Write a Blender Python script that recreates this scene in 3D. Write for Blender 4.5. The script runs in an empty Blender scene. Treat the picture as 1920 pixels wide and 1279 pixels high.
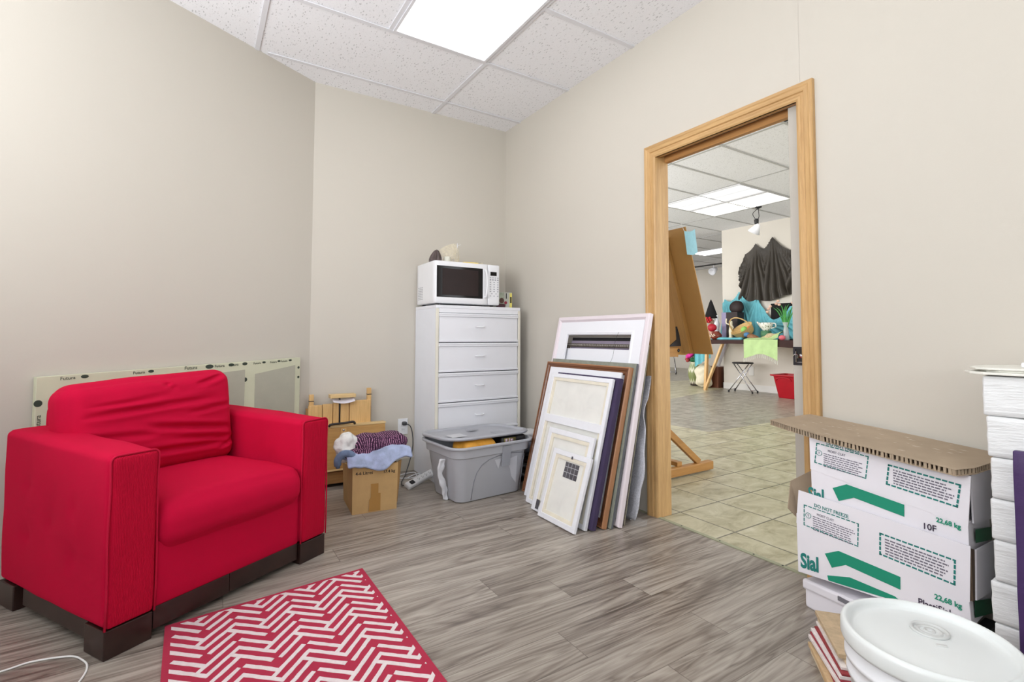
import bpy, math, random
from mathutils import Matrix, Vector, noise
from math import sin, cos, pi, radians as R

# ------------------------------------------------------------------ camera, light, exposure
scene = bpy.context.scene
COL = scene.collection
CAM_H = .967
f_px, yaw, pitch, roll, py = 928.53, .5618, .0455, .003, 589.4
fw = Vector((sin(yaw)*cos(pitch), cos(yaw)*cos(pitch), sin(pitch)))
rt = Vector((cos(yaw), -sin(yaw), 0)); up = rt.cross(fw)
rt, up = rt*cos(roll)+up*sin(roll), up*cos(roll)-rt*sin(roll)
cd = bpy.data.cameras.new('camera'); cam = bpy.data.objects.new('camera', cd); COL.objects.link(cam)
cam.matrix_world = Matrix(((rt.x, up.x, -fw.x, 0), (rt.y, up.y, -fw.y, 0), (rt.z, up.z, -fw.z, CAM_H), (0, 0, 0, 1)))
cd.sensor_width = 36; cd.lens = f_px/1920*36; cd.shift_y = (py-639.5)/1920; cd.clip_start = .02
scene.camera = cam
scene.view_settings.view_transform = 'Standard'; scene.view_settings.look = 'None'
scene.view_settings.gamma = 1; scene.view_settings.use_curve_mapping = False
scene.view_settings.exposure = 0.07
w = bpy.data.worlds.new('world'); scene.world = w; w.use_nodes = True
w.node_tree.nodes['Background'].inputs[0].default_value = (.92, .96, 1, 1)
w.node_tree.nodes['Background'].inputs[1].default_value = 1.0
LAMP_MAIN, LAMP_OTHER = 3.5, 6.0
def area(name, loc, rot, sx, sy, power, col=(1, 1, 1)):
    l = bpy.data.lights.new(name, 'AREA'); l.shape = 'RECTANGLE'; l.size = sx; l.size_y = sy; l.energy = power; l.color = col
    o = bpy.data.objects.new(name, l); COL.objects.link(o); o.location = loc; o.rotation_euler = rot
    return o
# unseen fill lights added to even out both rooms, tilted up towards the ceilings
area('rear_fill', (-.55, -1.72, 1.45), (R(152), 0, R(-2)), 1.95, 1.65, 62, (.93, .965, 1))  # aimed up so the light bounces off the ceiling
area('side_fill', (-1.57, 1.05, 1.6), (R(135), 0, R(-90)), 1.7, 1.35, 80, (.93, .965, 1))  # unseen source added to lift the chest side and far corner
area('beyond_south_fill', (5.5, -2.9, 1.7), (R(105), 0, R(0)), 5.5, 2.2, 120, (.97, .98, 1))  # added fill for the near tiles, no window modelled here
area('beyond_side_fill', (2.28, 8.0, 1.75), (R(96), 0, R(-90)), 7.0, 2.1, 345, (.97, .98, 1))  # added fill in front of a solid wall, brightens the partition

# ------------------------------------------------------------------ materials
def lin(c):
    c = c/255
    return c/12.92 if c <= .04045 else ((c+.055)/1.055)**2.4
def C3(c): return (lin(c[0]), lin(c[1]), lin(c[2]), 1)
class NT:
    def __init__(s, name):
        s.m = bpy.data.materials.new(name); s.m.use_nodes = True
        s.t = s.m.node_tree; s.b = s.t.nodes['Principled BSDF']; s.out = s.t.nodes['Material Output']
    def n(s, typ, **kw):
        nd = s.t.nodes.new(typ)
        for k, v in kw.items():
            if k.startswith('i_'):
                key = k[2:]; key = int(key) if key.isdigit() else key.replace('_', ' ')
                s.set(nd.inputs[key], v)
            else: setattr(nd, k, v)
        return nd
    def set(s, inp, v):
        if isinstance(v, bpy.types.NodeSocket): s.t.links.new(v, inp)
        else: inp.default_value = v
    def math(s, op, a, b=0, c=0):
        nd = s.t.nodes.new('ShaderNodeMath'); nd.operation = op
        s.set(nd.inputs[0], a); s.set(nd.inputs[1], b)
        if len(nd.inputs) > 2: s.set(nd.inputs[2], c)
        return nd.outputs[0]
    def mix(s, f, a, b, mode='MIX'):
        nd = s.t.nodes.new('ShaderNodeMix'); nd.data_type = 'RGBA'; nd.blend_type = mode
        s.set(nd.inputs[0], f); s.set(nd.inputs[6], a); s.set(nd.inputs[7], b)
        return nd.outputs[2]
    def ramp(s, f, stops):
        nd = s.t.nodes.new('ShaderNodeValToRGB'); e = nd.color_ramp.elements
        while len(e) < len(stops): e.new(.5)
        for i, (p, c) in enumerate(stops): e[i].position = p; e[i].color = c
        s.set(nd.inputs[0], f); return nd.outputs[0]
    def coord(s, kind='Object'): return s.n('ShaderNodeTexCoord').outputs[kind]
    def noise(s, vec, scale, detail=2, rough=.5, dist=0):
        nd = s.t.nodes.new('ShaderNodeTexNoise'); s.set(nd.inputs['Vector'], vec); nd.inputs['Scale'].default_value = scale
        nd.inputs['Detail'].default_value = detail; nd.inputs['Roughness'].default_value = rough; nd.inputs['Distortion'].default_value = dist
        return nd.outputs[0]
    def scale(s, vec, sc, off=(0, 0, 0)):
        nd = s.t.nodes.new('ShaderNodeMapping'); s.set(nd.inputs[0], vec); nd.inputs[3].default_value = sc; nd.inputs[1].default_value = off
        return nd.outputs[0]
    def bump(s, h, strength=.2, dist=.01):
        nd = s.t.nodes.new('ShaderNodeBump'); s.set(nd.inputs['Height'], h); nd.inputs['Strength'].default_value = strength
        nd.inputs['Distance'].default_value = dist; s.t.links.new(nd.outputs[0], s.b.inputs['Normal'])
def W4(v): return (v, v, v, 1)
_mats = {}
def P(name, col, rough=.5, var=.06, vs=8, bump=0, bs=120, metal=0, spec=.5, alpha=1, trans=0, sheen=0, ior=1.45, stretch=None):
    if name in _mats: return _mats[name]
    N = NT(name); co = N.coord()
    if stretch: co = N.scale(co, stretch)
    c = C3(col)
    if var:
        f = N.noise(co, vs, 4, .6)
        lo = tuple(x*(1-var) for x in c[:3])+(1,); hi = tuple(min(1, x*(1+var)) for x in c[:3])+(1,)
        N.set(N.b.inputs['Base Color'], N.ramp(f, [(.3, lo), (.7, hi)]))
    else: N.b.inputs['Base Color'].default_value = c
    N.b.inputs['Roughness'].default_value = rough; N.b.inputs['Metallic'].default_value = metal
    N.b.inputs['Specular IOR Level'].default_value = spec; N.b.inputs['Alpha'].default_value = alpha
    N.b.inputs['Transmission Weight'].default_value = trans; N.b.inputs['IOR'].default_value = ior
    if sheen: N.b.inputs['Sheen Weight'].default_value = sheen
    if bump: N.bump(N.noise(co, bs, 3, .6), bump, .004)
    _mats[name] = N.m
    return N.m
def emis(name, col, st, tubes=False):
    N = NT(name); N.b.inputs['Base Color'].default_value = W4(.8)
    N.b.inputs['Emission Color'].default_value = C3(col)
    if tubes:
        x = N.n('ShaderNodeSeparateXYZ', i_0=N.coord()).outputs[0]
        a = N.math('ABSOLUTE', N.math('SUBTRACT', N.math('ABSOLUTE', x), .14))
        v = N.math('MULTIPLY_ADD', N.math('MULTIPLY', a, -7.0), st, st*1.25)
        N.set(N.b.inputs['Emission Strength'], v)
    else: N.b.inputs['Emission Strength'].default_value = st
    return N.m
def wood(name, col, dark=.72, axis=2, sc=7, rough=.42, spec=.5):
    N = NT(name); s = [22, 22, 22]; s[axis] = 1.3
    co = N.scale(N.coord(), tuple(s))
    a = N.noise(co, sc/5, 5, .65, .6); b = N.noise(co, sc, 3, .7)
    f = N.math('MULTIPLY_ADD', b, .45, N.math('MULTIPLY', a, .6))
    c = C3(col); lo = (c[0]*dark*.95, c[1]*dark*.88, c[2]*dark*.78, 1)
    N.set(N.b.inputs['Base Color'], N.ramp(f, [(.36, lo), (.62, c)]))
    N.b.inputs['Roughness'].default_value = rough; N.b.inputs['Specular IOR Level'].default_value = spec
    N.bump(f, .12, .002)
    return N.m
def mat_wall(name, col):
    N = NT(name); co = N.coord()
    f = N.noise(co, .9, 3, .5); c = C3(col)
    N.set(N.b.inputs['Base Color'], N.ramp(f, [(.3, tuple(x*.97 for x in c[:3])+(1,)), (.7, c)]))
    N.b.inputs['Roughness'].default_value = .72; N.b.inputs['Specular IOR Level'].default_value = .3
    N.bump(N.noise(co, 260, 2, .6), .08, .002)
    return N.m
def mat_ceiling(name, base=(226, 225, 227)):
    N = NT(name); co = N.coord(); c = C3(base)
    v = N.n('ShaderNodeTexVoronoi', feature='F1'); N.set(v.inputs['Vector'], N.scale(co, (86, 30, 50))); v.inputs['Scale'].default_value = 1.0
    v.inputs['Randomness'].default_value = 1
    n1 = N.noise(co, 48, 3, .7, .8)
    m = N.math('MULTIPLY', N.math('LESS_THAN', v.outputs['Distance'], .27), N.math('GREATER_THAN', n1, .50))
    n2 = N.math('GREATER_THAN', N.noise(co, 210, 2, .5), .66)
    m2 = N.math('MAXIMUM', N.math('MULTIPLY', m, .5), N.math('MULTIPLY', n2, .28))
    N.set(N.b.inputs['Base Color'], N.mix(m2, c, C3((150, 151, 152))))
    N.b.inputs['Roughness'].default_value = .9; N.b.inputs['Specular IOR Level'].default_value = .1
    N.bump(N.math('SUBTRACT', 1, m2), .35, .003)
    return N.m
def mat_planks():
    N = NT('laminate_planks'); co = N.coord(); s = N.n('ShaderNodeSeparateXYZ', i_0=co)
    x, y = s.outputs[0], s.outputs[1]
    PW, PL = .1495, 1.22
    ry = N.math('DIVIDE', N.math('SUBTRACT', y, 1.4785-20*PW), PW); row = N.math('FLOOR', ry); fy = N.math('FRACT', ry)
    wn = N.n('ShaderNodeTexWhiteNoise', noise_dimensions='1D'); N.set(wn.inputs['W'], row)
    rx = N.math('ADD', N.math('DIVIDE', x, PL), N.math('MULTIPLY', wn.outputs[0], 7)); colm = N.math('FLOOR', rx); fx = N.math('FRACT', rx)
    w2 = N.n('ShaderNodeTexWhiteNoise', noise_dimensions='2D')
    cv = N.n('ShaderNodeCombineXYZ', i_0=row, i_1=colm); N.set(w2.inputs['Vector'], cv.outputs[0])
    rid = w2.outputs[0]
    # grain: each board its own piece of the pattern
    ox = N.math('MULTIPLY', rid, 37); oy = N.math('MULTIPLY', rid, 91)
    gv = N.n('ShaderNodeCombineXYZ', i_0=N.math('ADD', N.math('MULTIPLY', x, .85), ox), i_1=N.math('ADD', N.math('MULTIPLY', y, 9), oy), i_2=0).outputs[0]
    big = N.noise(gv, 1.0, 3, .55, .5)
    rings = N.math('FRACT', N.math('MULTIPLY', big, 13))
    rings = N.math('ABSOLUTE', N.math('SUBTRACT', rings, .5))
    gv2 = N.n('ShaderNodeCombineXYZ', i_0=N.math('ADD', N.math('MULTIPLY', x, 2.4), ox), i_1=N.math('ADD', N.math('MULTIPLY', y, 110), oy), i_2=0).outputs[0]
    fine = N.noise(gv2, 1.0, 5, .7, .3)
    med = N.noise(gv, 2.6, 4, .65, .9)
    gv3 = N.n('ShaderNodeCombineXYZ', i_0=N.math('ADD', N.math('MULTIPLY', x, 1.1), ox), i_1=N.math('ADD', N.math('MULTIPLY', y, 22), oy), i_2=0).outputs[0]
    med = N.noise(gv3, 1.0, 4, .6, .4)
    f = N.math('MULTIPLY_ADD', rings, .30, N.math('MULTIPLY_ADD', fine, .40, N.math('MULTIPLY', med, .60)))
    f = N.math('ADD', f, N.math('MULTIPLY', N.math('SUBTRACT', rid, .5), .12))
    base = N.ramp(f, [(.34, C3((84, 74, 67))), (.48, C3((126, 116, 107))), (.60, C3((153, 144, 134))), (.80, C3((182, 174, 163)))])
    gx = N.math('LESS_THAN', N.math('MINIMUM', fx, N.math('SUBTRACT', 1, fx)), .0011)
    gy = N.math('LESS_THAN', N.math('MINIMUM', fy, N.math('SUBTRACT', 1, fy)), .008)
    gap = N.math('MAXIMUM', gx, gy)
    N.set(N.b.inputs['Base Color'], N.mix(N.math('MULTIPLY', gap, .55), base, C3((70, 60, 54))))
    N.set(N.b.inputs['Roughness'], N.math('MULTIPLY_ADD', fine, .16, .24))
    N.b.inputs['Specular IOR Level'].default_value = .5
    N.bump(N.math('SUBTRACT', N.math('MULTIPLY', fine, .15), gap), .12, .001)
    return N.m
def mat_tiles():
    N = NT('ceramic_tiles'); co = N.coord(); s = N.n('ShaderNodeSeparateXYZ', i_0=co); x, y = s.outputs[0], s.outputs[1]
    T = .3315
    rx = N.math('DIVIDE', N.math('SUBTRACT', x, 2.277-20*T), T); ry = N.math('DIVIDE', N.math('SUBTRACT', y, 1.53-20*T), T)
    fx, fy = N.math('FRACT', rx), N.math('FRACT', ry)
    w2 = N.n('ShaderNodeTexWhiteNoise', noise_dimensions='2D'); N.set(w2.inputs['Vector'], N.n('ShaderNodeCombineXYZ', i_0=N.math('FLOOR', rx), i_1=N.math('FLOOR', ry)).outputs[0])
    off = N.n('ShaderNodeCombineXYZ', i_0=x, i_1=y, i_2=N.math('MULTIPLY', w2.outputs[0], 30)).outputs[0]
    n = N.noise(N.scale(off, (3.4, 5.5, 1)), 1.6, 5, .65, .6)
    light = N.ramp(n, [(.3, C3((150, 143, 112))), (.5, C3((184, 178, 148))), (.72, C3((204, 199, 174)))])
    grey = N.ramp(n, [(.3, C3((124, 118, 104))), (.5, C3((156, 151, 137))), (.72, C3((180, 176, 163)))])
    z1 = N.math('MULTIPLY', N.math('GREATER_THAN', x, 4.43), N.math('MULTIPLY', N.math('GREATER_THAN', y, 3.25), N.math('LESS_THAN', N.math('SUBTRACT', y, N.math('MULTIPLY', N.math('SUBTRACT', x, 6.3), .26)), 5.3)))
    z2 = N.math('GREATER_THAN', y, 7.4)
    c = N.mix(N.math('MAXIMUM', z1, z2), light, grey)
    d = N.math('MINIMUM', N.math('MINIMUM', fx, N.math('SUBTRACT', 1, fx)), N.math('MINIMUM', fy, N.math('SUBTRACT', 1, fy)))
    g = N.math('LESS_THAN', d, .013)
    N.set(N.b.inputs['Base Color'], N.mix(N.math('MULTIPLY', g, .9), c, C3((98, 95, 80))))
    N.b.inputs['Roughness'].default_value = .33; N.b.inputs['Specular IOR Level'].default_value = .45
    N.bump(N.math('SUBTRACT', N.math('MULTIPLY', n, .3), g), .2, .002)
    return N.m
def mat_fabric(name, col, var=.1, weave=900, bump=.5, rib=False, sheen=.3, rough=.85):
    N = NT(name); co = N.coord(); c = C3(col)
    f = N.noise(co, 5, 4, .6); g = N.noise(co, 420, 2, .6)
    base = N.ramp(f, [(.3, tuple(v*(1-var) for v in c[:3])+(1,)), (.7, c)])
    N.set(N.b.inputs['Base Color'], N.mix(N.math('MULTIPLY', g, .38), base, tuple(v*.6 for v in c[:3])+(1,)))
    N.b.inputs['Roughness'].default_value = rough; N.b.inputs['Specular IOR Level'].default_value = .15
    N.b.inputs['Sheen Weight'].default_value = sheen; N.b.inputs['Sheen Tint'].default_value = c
    if rib:
        s = N.n('ShaderNodeSeparateXYZ', i_0=co); h = N.math('SINE', N.math('MULTIPLY', s.outputs[0], 1500))
        N.bump(N.math('ADD', h, N.math('MULTIPLY', g, .8)), bump, .0012)
    else: N.bump(N.noise(co, weave, 2, .6), bump, .0015)
    return N.m
def mat_stripes(name, a, b, freq, axis=0, duty=.3):
    N = NT(name); co = N.coord(); s = N.n('ShaderNodeSeparateXYZ', i_0=co)
    nz = N.noise(co, 9, 2, .5)
    v = N.math('FRACT', N.math('ADD', N.math('MULTIPLY', s.outputs[axis], freq), N.math('MULTIPLY', nz, 5)))
    k = N.math('MULTIPLY', N.math('LESS_THAN', v, duty), N.math('GREATER_THAN', N.noise(co, 160, 1, .5), .42))
    N.set(N.b.inputs['Base Color'], N.mix(k, C3(a), C3(b))); N.b.inputs['Roughness'].default_value = .9
    N.bump(N.math('ADD', N.noise(co, 300, 2, .5), v), .5, .002)
    return N.m
def mat_film(name, alpha=.22, tint=(240, 242, 245), bs=26, bump=.9):
    N = NT(name); N.b.inputs['Base Color'].default_value = C3(tint); N.b.inputs['Roughness'].default_value = .12
    co = N.coord(); h = N.noise(co, bs, 4, .65, 1.5)
    N.set(N.b.inputs['Alpha'], N.math('MULTIPLY_ADD', N.math('POWER', h, 3), alpha*2.5, alpha*.55)); N.b.inputs['Specular IOR Level'].default_value = .9
    N.bump(h, bump, .01)
    return N.m

# ------------------------------------------------------------------ mesh helpers
class MB:
    def __init__(s): s.v = []; s.f = []; s.m = []; s.M = Matrix.Identity(4)
    def add(s, vs, fs, mat=0, M=None):
        T = s.M @ M if M is not None else s.M; o = len(s.v)
        s.v += [tuple(T @ Vector(v)) for v in vs]; s.f += [tuple(i+o for i in f) for f in fs]; s.m += [mat]*len(fs); return s
    def box(s, x0, x1, y0, y1, z0, z1, mat=0, M=None):
        vs = [(x, y, z) for x in (x0, x1) for y in (y0, y1) for z in (z0, z1)]
        return s.add(vs, [(0, 1, 3, 2), (4, 6, 7, 5), (0, 4, 5, 1), (2, 3, 7, 6), (0, 2, 6, 4), (1, 5, 7, 3)], mat, M)
    def hexa(s, p, mat=0):   # p: 4 bottom, 4 top, both counter-clockwise seen from above
        return s.add(p, [(3, 2, 1, 0), (4, 5, 6, 7), (0, 1, 5, 4), (1, 2, 6, 5), (2, 3, 7, 6), (3, 0, 4, 7)], mat)
    def prism(s, poly, y0, y1, mat=0, M=None):   # polygon in xz, extruded along y
        n = len(poly); vs = [(x, y0, z) for x, z in poly]+[(x, y1, z) for x, z in poly]
        return s.add(vs, [tuple(range(n)), tuple(range(2*n-1, n-1, -1))]+[(i, i+n, (i+1) % n+n, (i+1) % n) for i in range(n)], mat, M)
    def plate(s, poly, z0, z1, mat=0, M=None):   # polygon in xy, extruded along z
        n = len(poly); vs = [(x, y, z0) for x, y in poly]+[(x, y, z1) for x, y in poly]
        return s.add(vs, [tuple(range(n-1, -1, -1)), tuple(range(n, 2*n))]+[(i, (i+1) % n, (i+1) % n+n, i+n) for i in range(n)], mat, M)
    def tube(s, pts, r, seg=8, closed=False, mat=0, M=None):
        pts = [Vector(p) for p in pts]; n = len(pts); rr = r if isinstance(r, (list, tuple)) else [r]*n
        vs = []; up = None
        for i, p in enumerate(pts):
            a = pts[i-1] if (i or closed) else p; b = pts[(i+1) % n] if (i < n-1 or closed) else p
            t = (b-a).normalized()
            if up is None:
                up = t.orthogonal().normalized()
            else:
                up = (up-t*up.dot(t)); up = up.normalized() if up.length > 1e-6 else t.orthogonal().normalized()
            sd = t.cross(up)
            vs += [tuple(p+up*(rr[i]*cos(2*pi*k/seg))+sd*(rr[i]*sin(2*pi*k/seg))) for k in range(seg)]
        fs = []
        for i in range(n if closed else n-1):
            j = (i+1) % n
            fs += [(i*seg+k, i*seg+(k+1) % seg, j*seg+(k+1) % seg, j*seg+k) for k in range(seg)]
        if not closed: fs += [tuple(range(seg-1, -1, -1)), tuple((n-1)*seg+k for k in range(seg))]
        return s.add(vs, fs, mat, M)
    def beam(s, a, b, wx, wy, mat=0, upv=(0, 0, 1)):   # rectangular bar from a to b
        a, b = Vector(a), Vector(b); t = (b-a).normalized(); u = Vector(upv)
        sd = t.cross(u); sd = sd.normalized() if sd.length > 1e-4 else t.orthogonal().normalized()
        u = sd.cross(t).normalized(); vs = []
        for p in (a, b):
            for i, j in ((-1, -1), (1, -1), (1, 1), (-1, 1)): vs.append(tuple(p+sd*(i*wx/2)+u*(j*wy/2)))
        return s.add(vs, [(3, 2, 1, 0), (4, 5, 6, 7), (0, 1, 5, 4), (1, 2, 6, 5), (2, 3, 7, 6), (3, 0, 4, 7)], mat)
    def lathe(s, prof, seg=32, mat=0, M=None, sx=1, sy=1):
        n = len(prof); vs = []
        for k in range(seg):
            a = 2*pi*k/seg; vs += [(r*cos(a)*sx, r*sin(a)*sy, z) for r, z in prof]
        fs = [(k*n+i, ((k+1) % seg)*n+i, ((k+1) % seg)*n+i+1, k*n+i+1) for k in range(seg) for i in range(n-1)]
        if prof[0][0] > 1e-5: fs.append(tuple(k*n for k in range(seg-1, -1, -1)))
        if prof[-1][0] > 1e-5: fs.append(tuple(k*n+n-1 for k in range(seg)))
        return s.add(vs, fs, mat, M)
    def grid(s, fn, nu, nv, mat=0, closed=False):
        vs = [tuple(fn(i/nu, j/nv)) for i in range(nu+1) for j in range(nv+1)]
        return s.add(vs, [(i*(nv+1)+j, (i+1)*(nv+1)+j, (i+1)*(nv+1)+j+1, i*(nv+1)+j+1) for i in range(nu) for j in range(nv)], mat)
    def ring(s, x0, z0, x1, z1, prof, mat=0, M=None):   # moulding swept round a rectangle; prof: closed list of (inset, y)
        n = len(prof); vs = []
        for cx, cz, dx, dz in ((x0, z0, 1, 1), (x1, z0, -1, 1), (x1, z1, -1, -1), (x0, z1, 1, -1)):
            vs += [(cx+dx*i, y, cz+dz*i) for i, y in prof]
        fs = [(c*n+k, ((c+1) % 4)*n+k, ((c+1) % 4)*n+(k+1) % n, c*n+(k+1) % n) for c in range(4) for k in range(n)]
        return s.add(vs, fs, mat, M)
    def soft(s, x0, x1, y0, y1, z0, z1, r=.02, n=(10, 10, 10), puff=(0, 0, 0), disp=None, mat=0, M=None):
        c = Vector(((x0+x1)/2, (y0+y1)/2, (z0+z1)/2)); h = Vector(((x1-x0)/2, (y1-y0)/2, (z1-z0)/2))
        keys = {}; vs = []; fs = []
        def vid(q):
            k = tuple(round(a, 5) for a in q)
            if k in keys: return keys[k]
            p = Vector([q[i]*h[i] for i in range(3)])
            inner = Vector([max(-(h[i]-r), min(h[i]-r, p[i])) for i in range(3)])
            dv = p-inner; nn = dv.normalized() if dv.length > 1e-9 else Vector((0, 0, 1))
            p2 = inner+nn*r
            t = [1-q[i]**2 for i in range(3)]
            for i in range(3):
                j, k2 = (i+1) % 3, (i+2) % 3
                p2[i] += puff[i]*q[i]*(max(0, t[j])*max(0, t[k2]))**.5
            p2 = p2+c
            if disp: p2 = p2+disp(p2, nn, q)
            keys[k] = len(vs); vs.append(tuple(p2)); return keys[k]
        # smooth parameter that gathers rows near the edges
        def par(i, n_): 
            t = i/n_*2-1
            return t
        for ax in range(3):
            a, b = (ax+1) % 3, (ax+2) % 3
            for sg in (-1, 1):
                for i in range(n[a]):
                    for j in range(n[b]):
                        quad = []
                        for di, dj in ((0, 0), (1, 0), (1, 1), (0, 1)):
                            q = [0, 0, 0]; q[ax] = sg; q[a] = edge(par(i+di, n[a]), h[a], r); q[b] = edge(par(j+dj, n[b]), h[b], r)
                            quad.append(vid(q))
                        if sg < 0: quad.reverse()
                        fs.append(tuple(quad))
        return s.add(vs, fs, mat, M)
    def build(s, name, mats, parent=None, smooth=False, bevel=0, subsurf=0, seg=2, loc=None, rot=None):
        me = bpy.data.meshes.new(name); me.from_pydata(s.v, [], s.f)
        for m in (mats if isinstance(mats, (list, tuple)) else [mats]): me.materials.append(m)
        me.polygons.foreach_set('material_index', s.m)
        me.polygons.foreach_set('use_smooth', [bool(smooth)]*len(s.f)); me.validate(); me.update()
        o = bpy.data.objects.new(name, me); COL.objects.link(o)
        if loc: o.location = loc
        if rot: o.rotation_euler = rot
        if parent: o.parent = parent
        if bevel:
            b = o.modifiers.new('bevel', 'BEVEL'); b.width = bevel; b.segments = seg; b.limit_method = 'ANGLE'; b.angle_limit = R(40)
            b.harden_normals = False
        if subsurf:
            b = o.modifiers.new('sub', 'SUBSURF'); b.levels = subsurf; b.render_levels = subsurf
        return o
def edge(t, h, r):
    # spend a third of the rows on the rounded border
    k = min(.9, r/h) if h > 0 else .5
    a = abs(t); sgn = 1 if t >= 0 else -1
    if a <= .6: return sgn*(a/.6)*(1-k)
    return sgn*((1-k)+k*(a-.6)/.4)
def thing(name, label, cat, loc=(0, 0, 0), rot=(0, 0, 0), group=None):
    o = bpy.data.objects.new(name, None); COL.objects.link(o); o.empty_display_size = .05
    o.location = loc; o.rotation_euler = rot; o['label'] = label; o['category'] = cat
    if group: o['group'] = group
    return o
def tag(o, label, cat, group=None, kind=None):
    o['label'] = label; o['category'] = cat
    if group: o['group'] = group
    if kind: o['kind'] = kind
    return o
def struct(o): o['kind'] = 'structure'; return o
def lab(o, l): o['label'] = l; return o
_tc = {}
def text(mb, s, M, size, mat=0, ext=.0003, off=0.0, align='LEFT', sx=1.0):
    key = (s, off, align)
    if key not in _tc:
        cu = bpy.data.curves.new('t', 'FONT'); cu.body = s; cu.size = 1; cu.extrude = .5; cu.offset = off; cu.resolution_u = 3; cu.align_x = align
        ob = bpy.data.objects.new('t', cu); COL.objects.link(ob)
        dg = bpy.context.evaluated_depsgraph_get(); me = ob.evaluated_get(dg).to_mesh()
        _tc[key] = ([tuple(v.co) for v in me.vertices], [tuple(p.vertices) for p in me.polygons])
        ob.evaluated_get(dg).to_mesh_clear(); bpy.data.objects.remove(ob); bpy.data.curves.remove(cu)
    vs, fs = _tc[key]
    mb.add([(x*size*sx, y*size, z*2*ext) for x, y, z in vs], fs, mat, M)
def face(x, y, z, slope=0.0, shear=0.0):   # print lying on a plane that faces local -y; slope = rise per run
    return Matrix(((1, shear, 0, x), (0, 0, -1, y), (slope, 1, 0, z), (0, 0, 0, 1)))
def crumple(amp, sc, seed=0):
    o = Vector((seed*7.3, seed*3.1, seed*5.7))
    return lambda p, n, q: n*(amp*noise.noise((p+o)*sc)) + n*(amp*.4*noise.noise((p+o)*sc*2.7))
rnd = random.Random(7)

# ------------------------------------------------------------------ shared materials
WALL = mat_wall('beige_wall_paint', (203, 197, 186)); WALL2 = mat_wall('pale_wall_paint', (219, 213, 203))
CEIL = mat_ceiling('fissured_ceiling_tile', (244, 244, 247)); GRID = P('ceiling_grid_white', (224, 224, 228), .5, 0)
PLANK = mat_planks(); TILE = mat_tiles()
OAK = wood('oak_trim', (202, 163, 110), .76, 2); OAKY = wood('oak_trim_across', (202, 163, 110), .76, 1)
RED = mat_fabric('red_upholstery', (200, 6, 57), .08); REDRIB = mat_fabric('red_ribbed_upholstery', (194, 6, 50), .1, rib=True)
PIPE = mat_fabric('red_piping', (200, 24, 62)); ESPRESSO = P('espresso_wood', (48, 30, 26), .28, .25, 14, stretch=(1, 1, 1))
WHITE = P('white_melamine', (232, 233, 238), .42, .015, 3); WPL = P('white_plastic', (235, 236, 239), .3, .015, 4)
CREAMEDGE = P('cream_edge_strip', (226, 222, 208), .45, .03); DARKGAP = P('dark_gap', (40, 40, 42), .8, 0)
BLACKGL = P('black_glass', (12, 10, 11), .12, 0, spec=.35); BLACKP = P('black_plastic', (26, 25, 27), .4, .1)
GREYT = P('grey_plastic', (182, 184, 191), .38, .025, 6); GREYL = P('grey_lid_plastic', (172, 174, 181), .42, .03, 6)
CARD = P('brown_cardboard', (198, 163, 112), .85, .06, 12, bump=.15, bs=60); TAPE = P('packing_tape', (176, 132, 72), .25, .05)
CARDK = P('grey_brown_cardboard', (170, 152, 130), .85, .07, 10); CARDD = P('cardboard_flute_shadow', (84, 68, 54), .9, .1)
CARDW = P('white_box_board', (233, 230, 236), .6, .02, 6, bump=.12, bs=30); PRG = P('green_print', (22, 142, 112), .6, .03); PRGD = P('dark_green_print', (8, 92, 56), .6, .05)
PRT = P('teal_line_print', (30, 124, 116), .6, 0); PRV = P('violet_black_print', (52, 38, 62), .6, 0)
INK = P('black_ink', (38, 34, 36), .7, 0); PURP = mat_fabric('purple_canvas', (74, 64, 92), .06, bump=.3, sheen=0)
PINE = wood('pine_wood', (226, 186, 126), .8, 2); PINEX = wood('pine_wood_lengthwise', (230, 200, 146), .86, 0)
CHROME = P('chrome', (200, 200, 205), .16, 0, metal=1); STEELK = P('dark_steel', (66, 66, 70), .35, 0, metal=.8)
CANVAS = P('raw_canvas', (234, 233, 227), .85, .03, 10, bump=.2, bs=400); STRETCH = P('stretcher_bar_wood', (236, 229, 210), .6, .06, 14)
FRWHITE = P('white_frame_paint', (238, 239, 244), .4, .01, 4); FRPINK = P('pinkish_white_frame', (230, 219, 224), .42, .03, 5)
BROWNFR = wood('brown_frame', (128, 82, 54), .6, 0, rough=.3); TANFR = P('tan_frame_edge', (164, 116, 80), .4, .08)
FILM = mat_film('clear_plastic_film', .07, bs=9)

# ------------------------------------------------------------------ main room shell
XR, YB, HC = 2.112, 3.462, 2.674
AC = Vector((.612, YB)); AD = Vector((-.8624, -.5062)); AE = AC+AD*2.55
SY = -1.75
def slab_wall(name, a, b, z0, z1, t, m):
    a, b = Vector(a), Vector(b); d = (b-a).normalized(); n = Vector((-d.y, d.x))*t
    mb = MB(); mb.hexa([(a.x, a.y, z0), (b.x, b.y, z0), (b.x+n.x, b.y+n.y, z0), (a.x+n.x, a.y+n.y, z0), (a.x, a.y, z1), (b.x, b.y, z1), (b.x+n.x, b.y+n.y, z1), (a.x+n.x, a.y+n.y, z1)])
    return struct(mb.build(name, m))
slab_wall('wall_back', (XR+.05, YB), (AC.x, AC.y), 0, HC, -.1, WALL)
slab_wall('wall_left', (AC.x, AC.y), (AE.x, AE.y), 0, HC, -.1, WALL)
o = MB()
for y0, y1, z0, z1 in ((SY, AE.y, 0, .9), (SY, AE.y, 2.3, HC), (SY, .15, .9, 2.3), (1.95, AE.y, .9, 2.3)): o.box(AE.x-.1, AE.x, y0, y1, z0, z1)
struct(o.build('wall_far_left', WALL))
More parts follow.
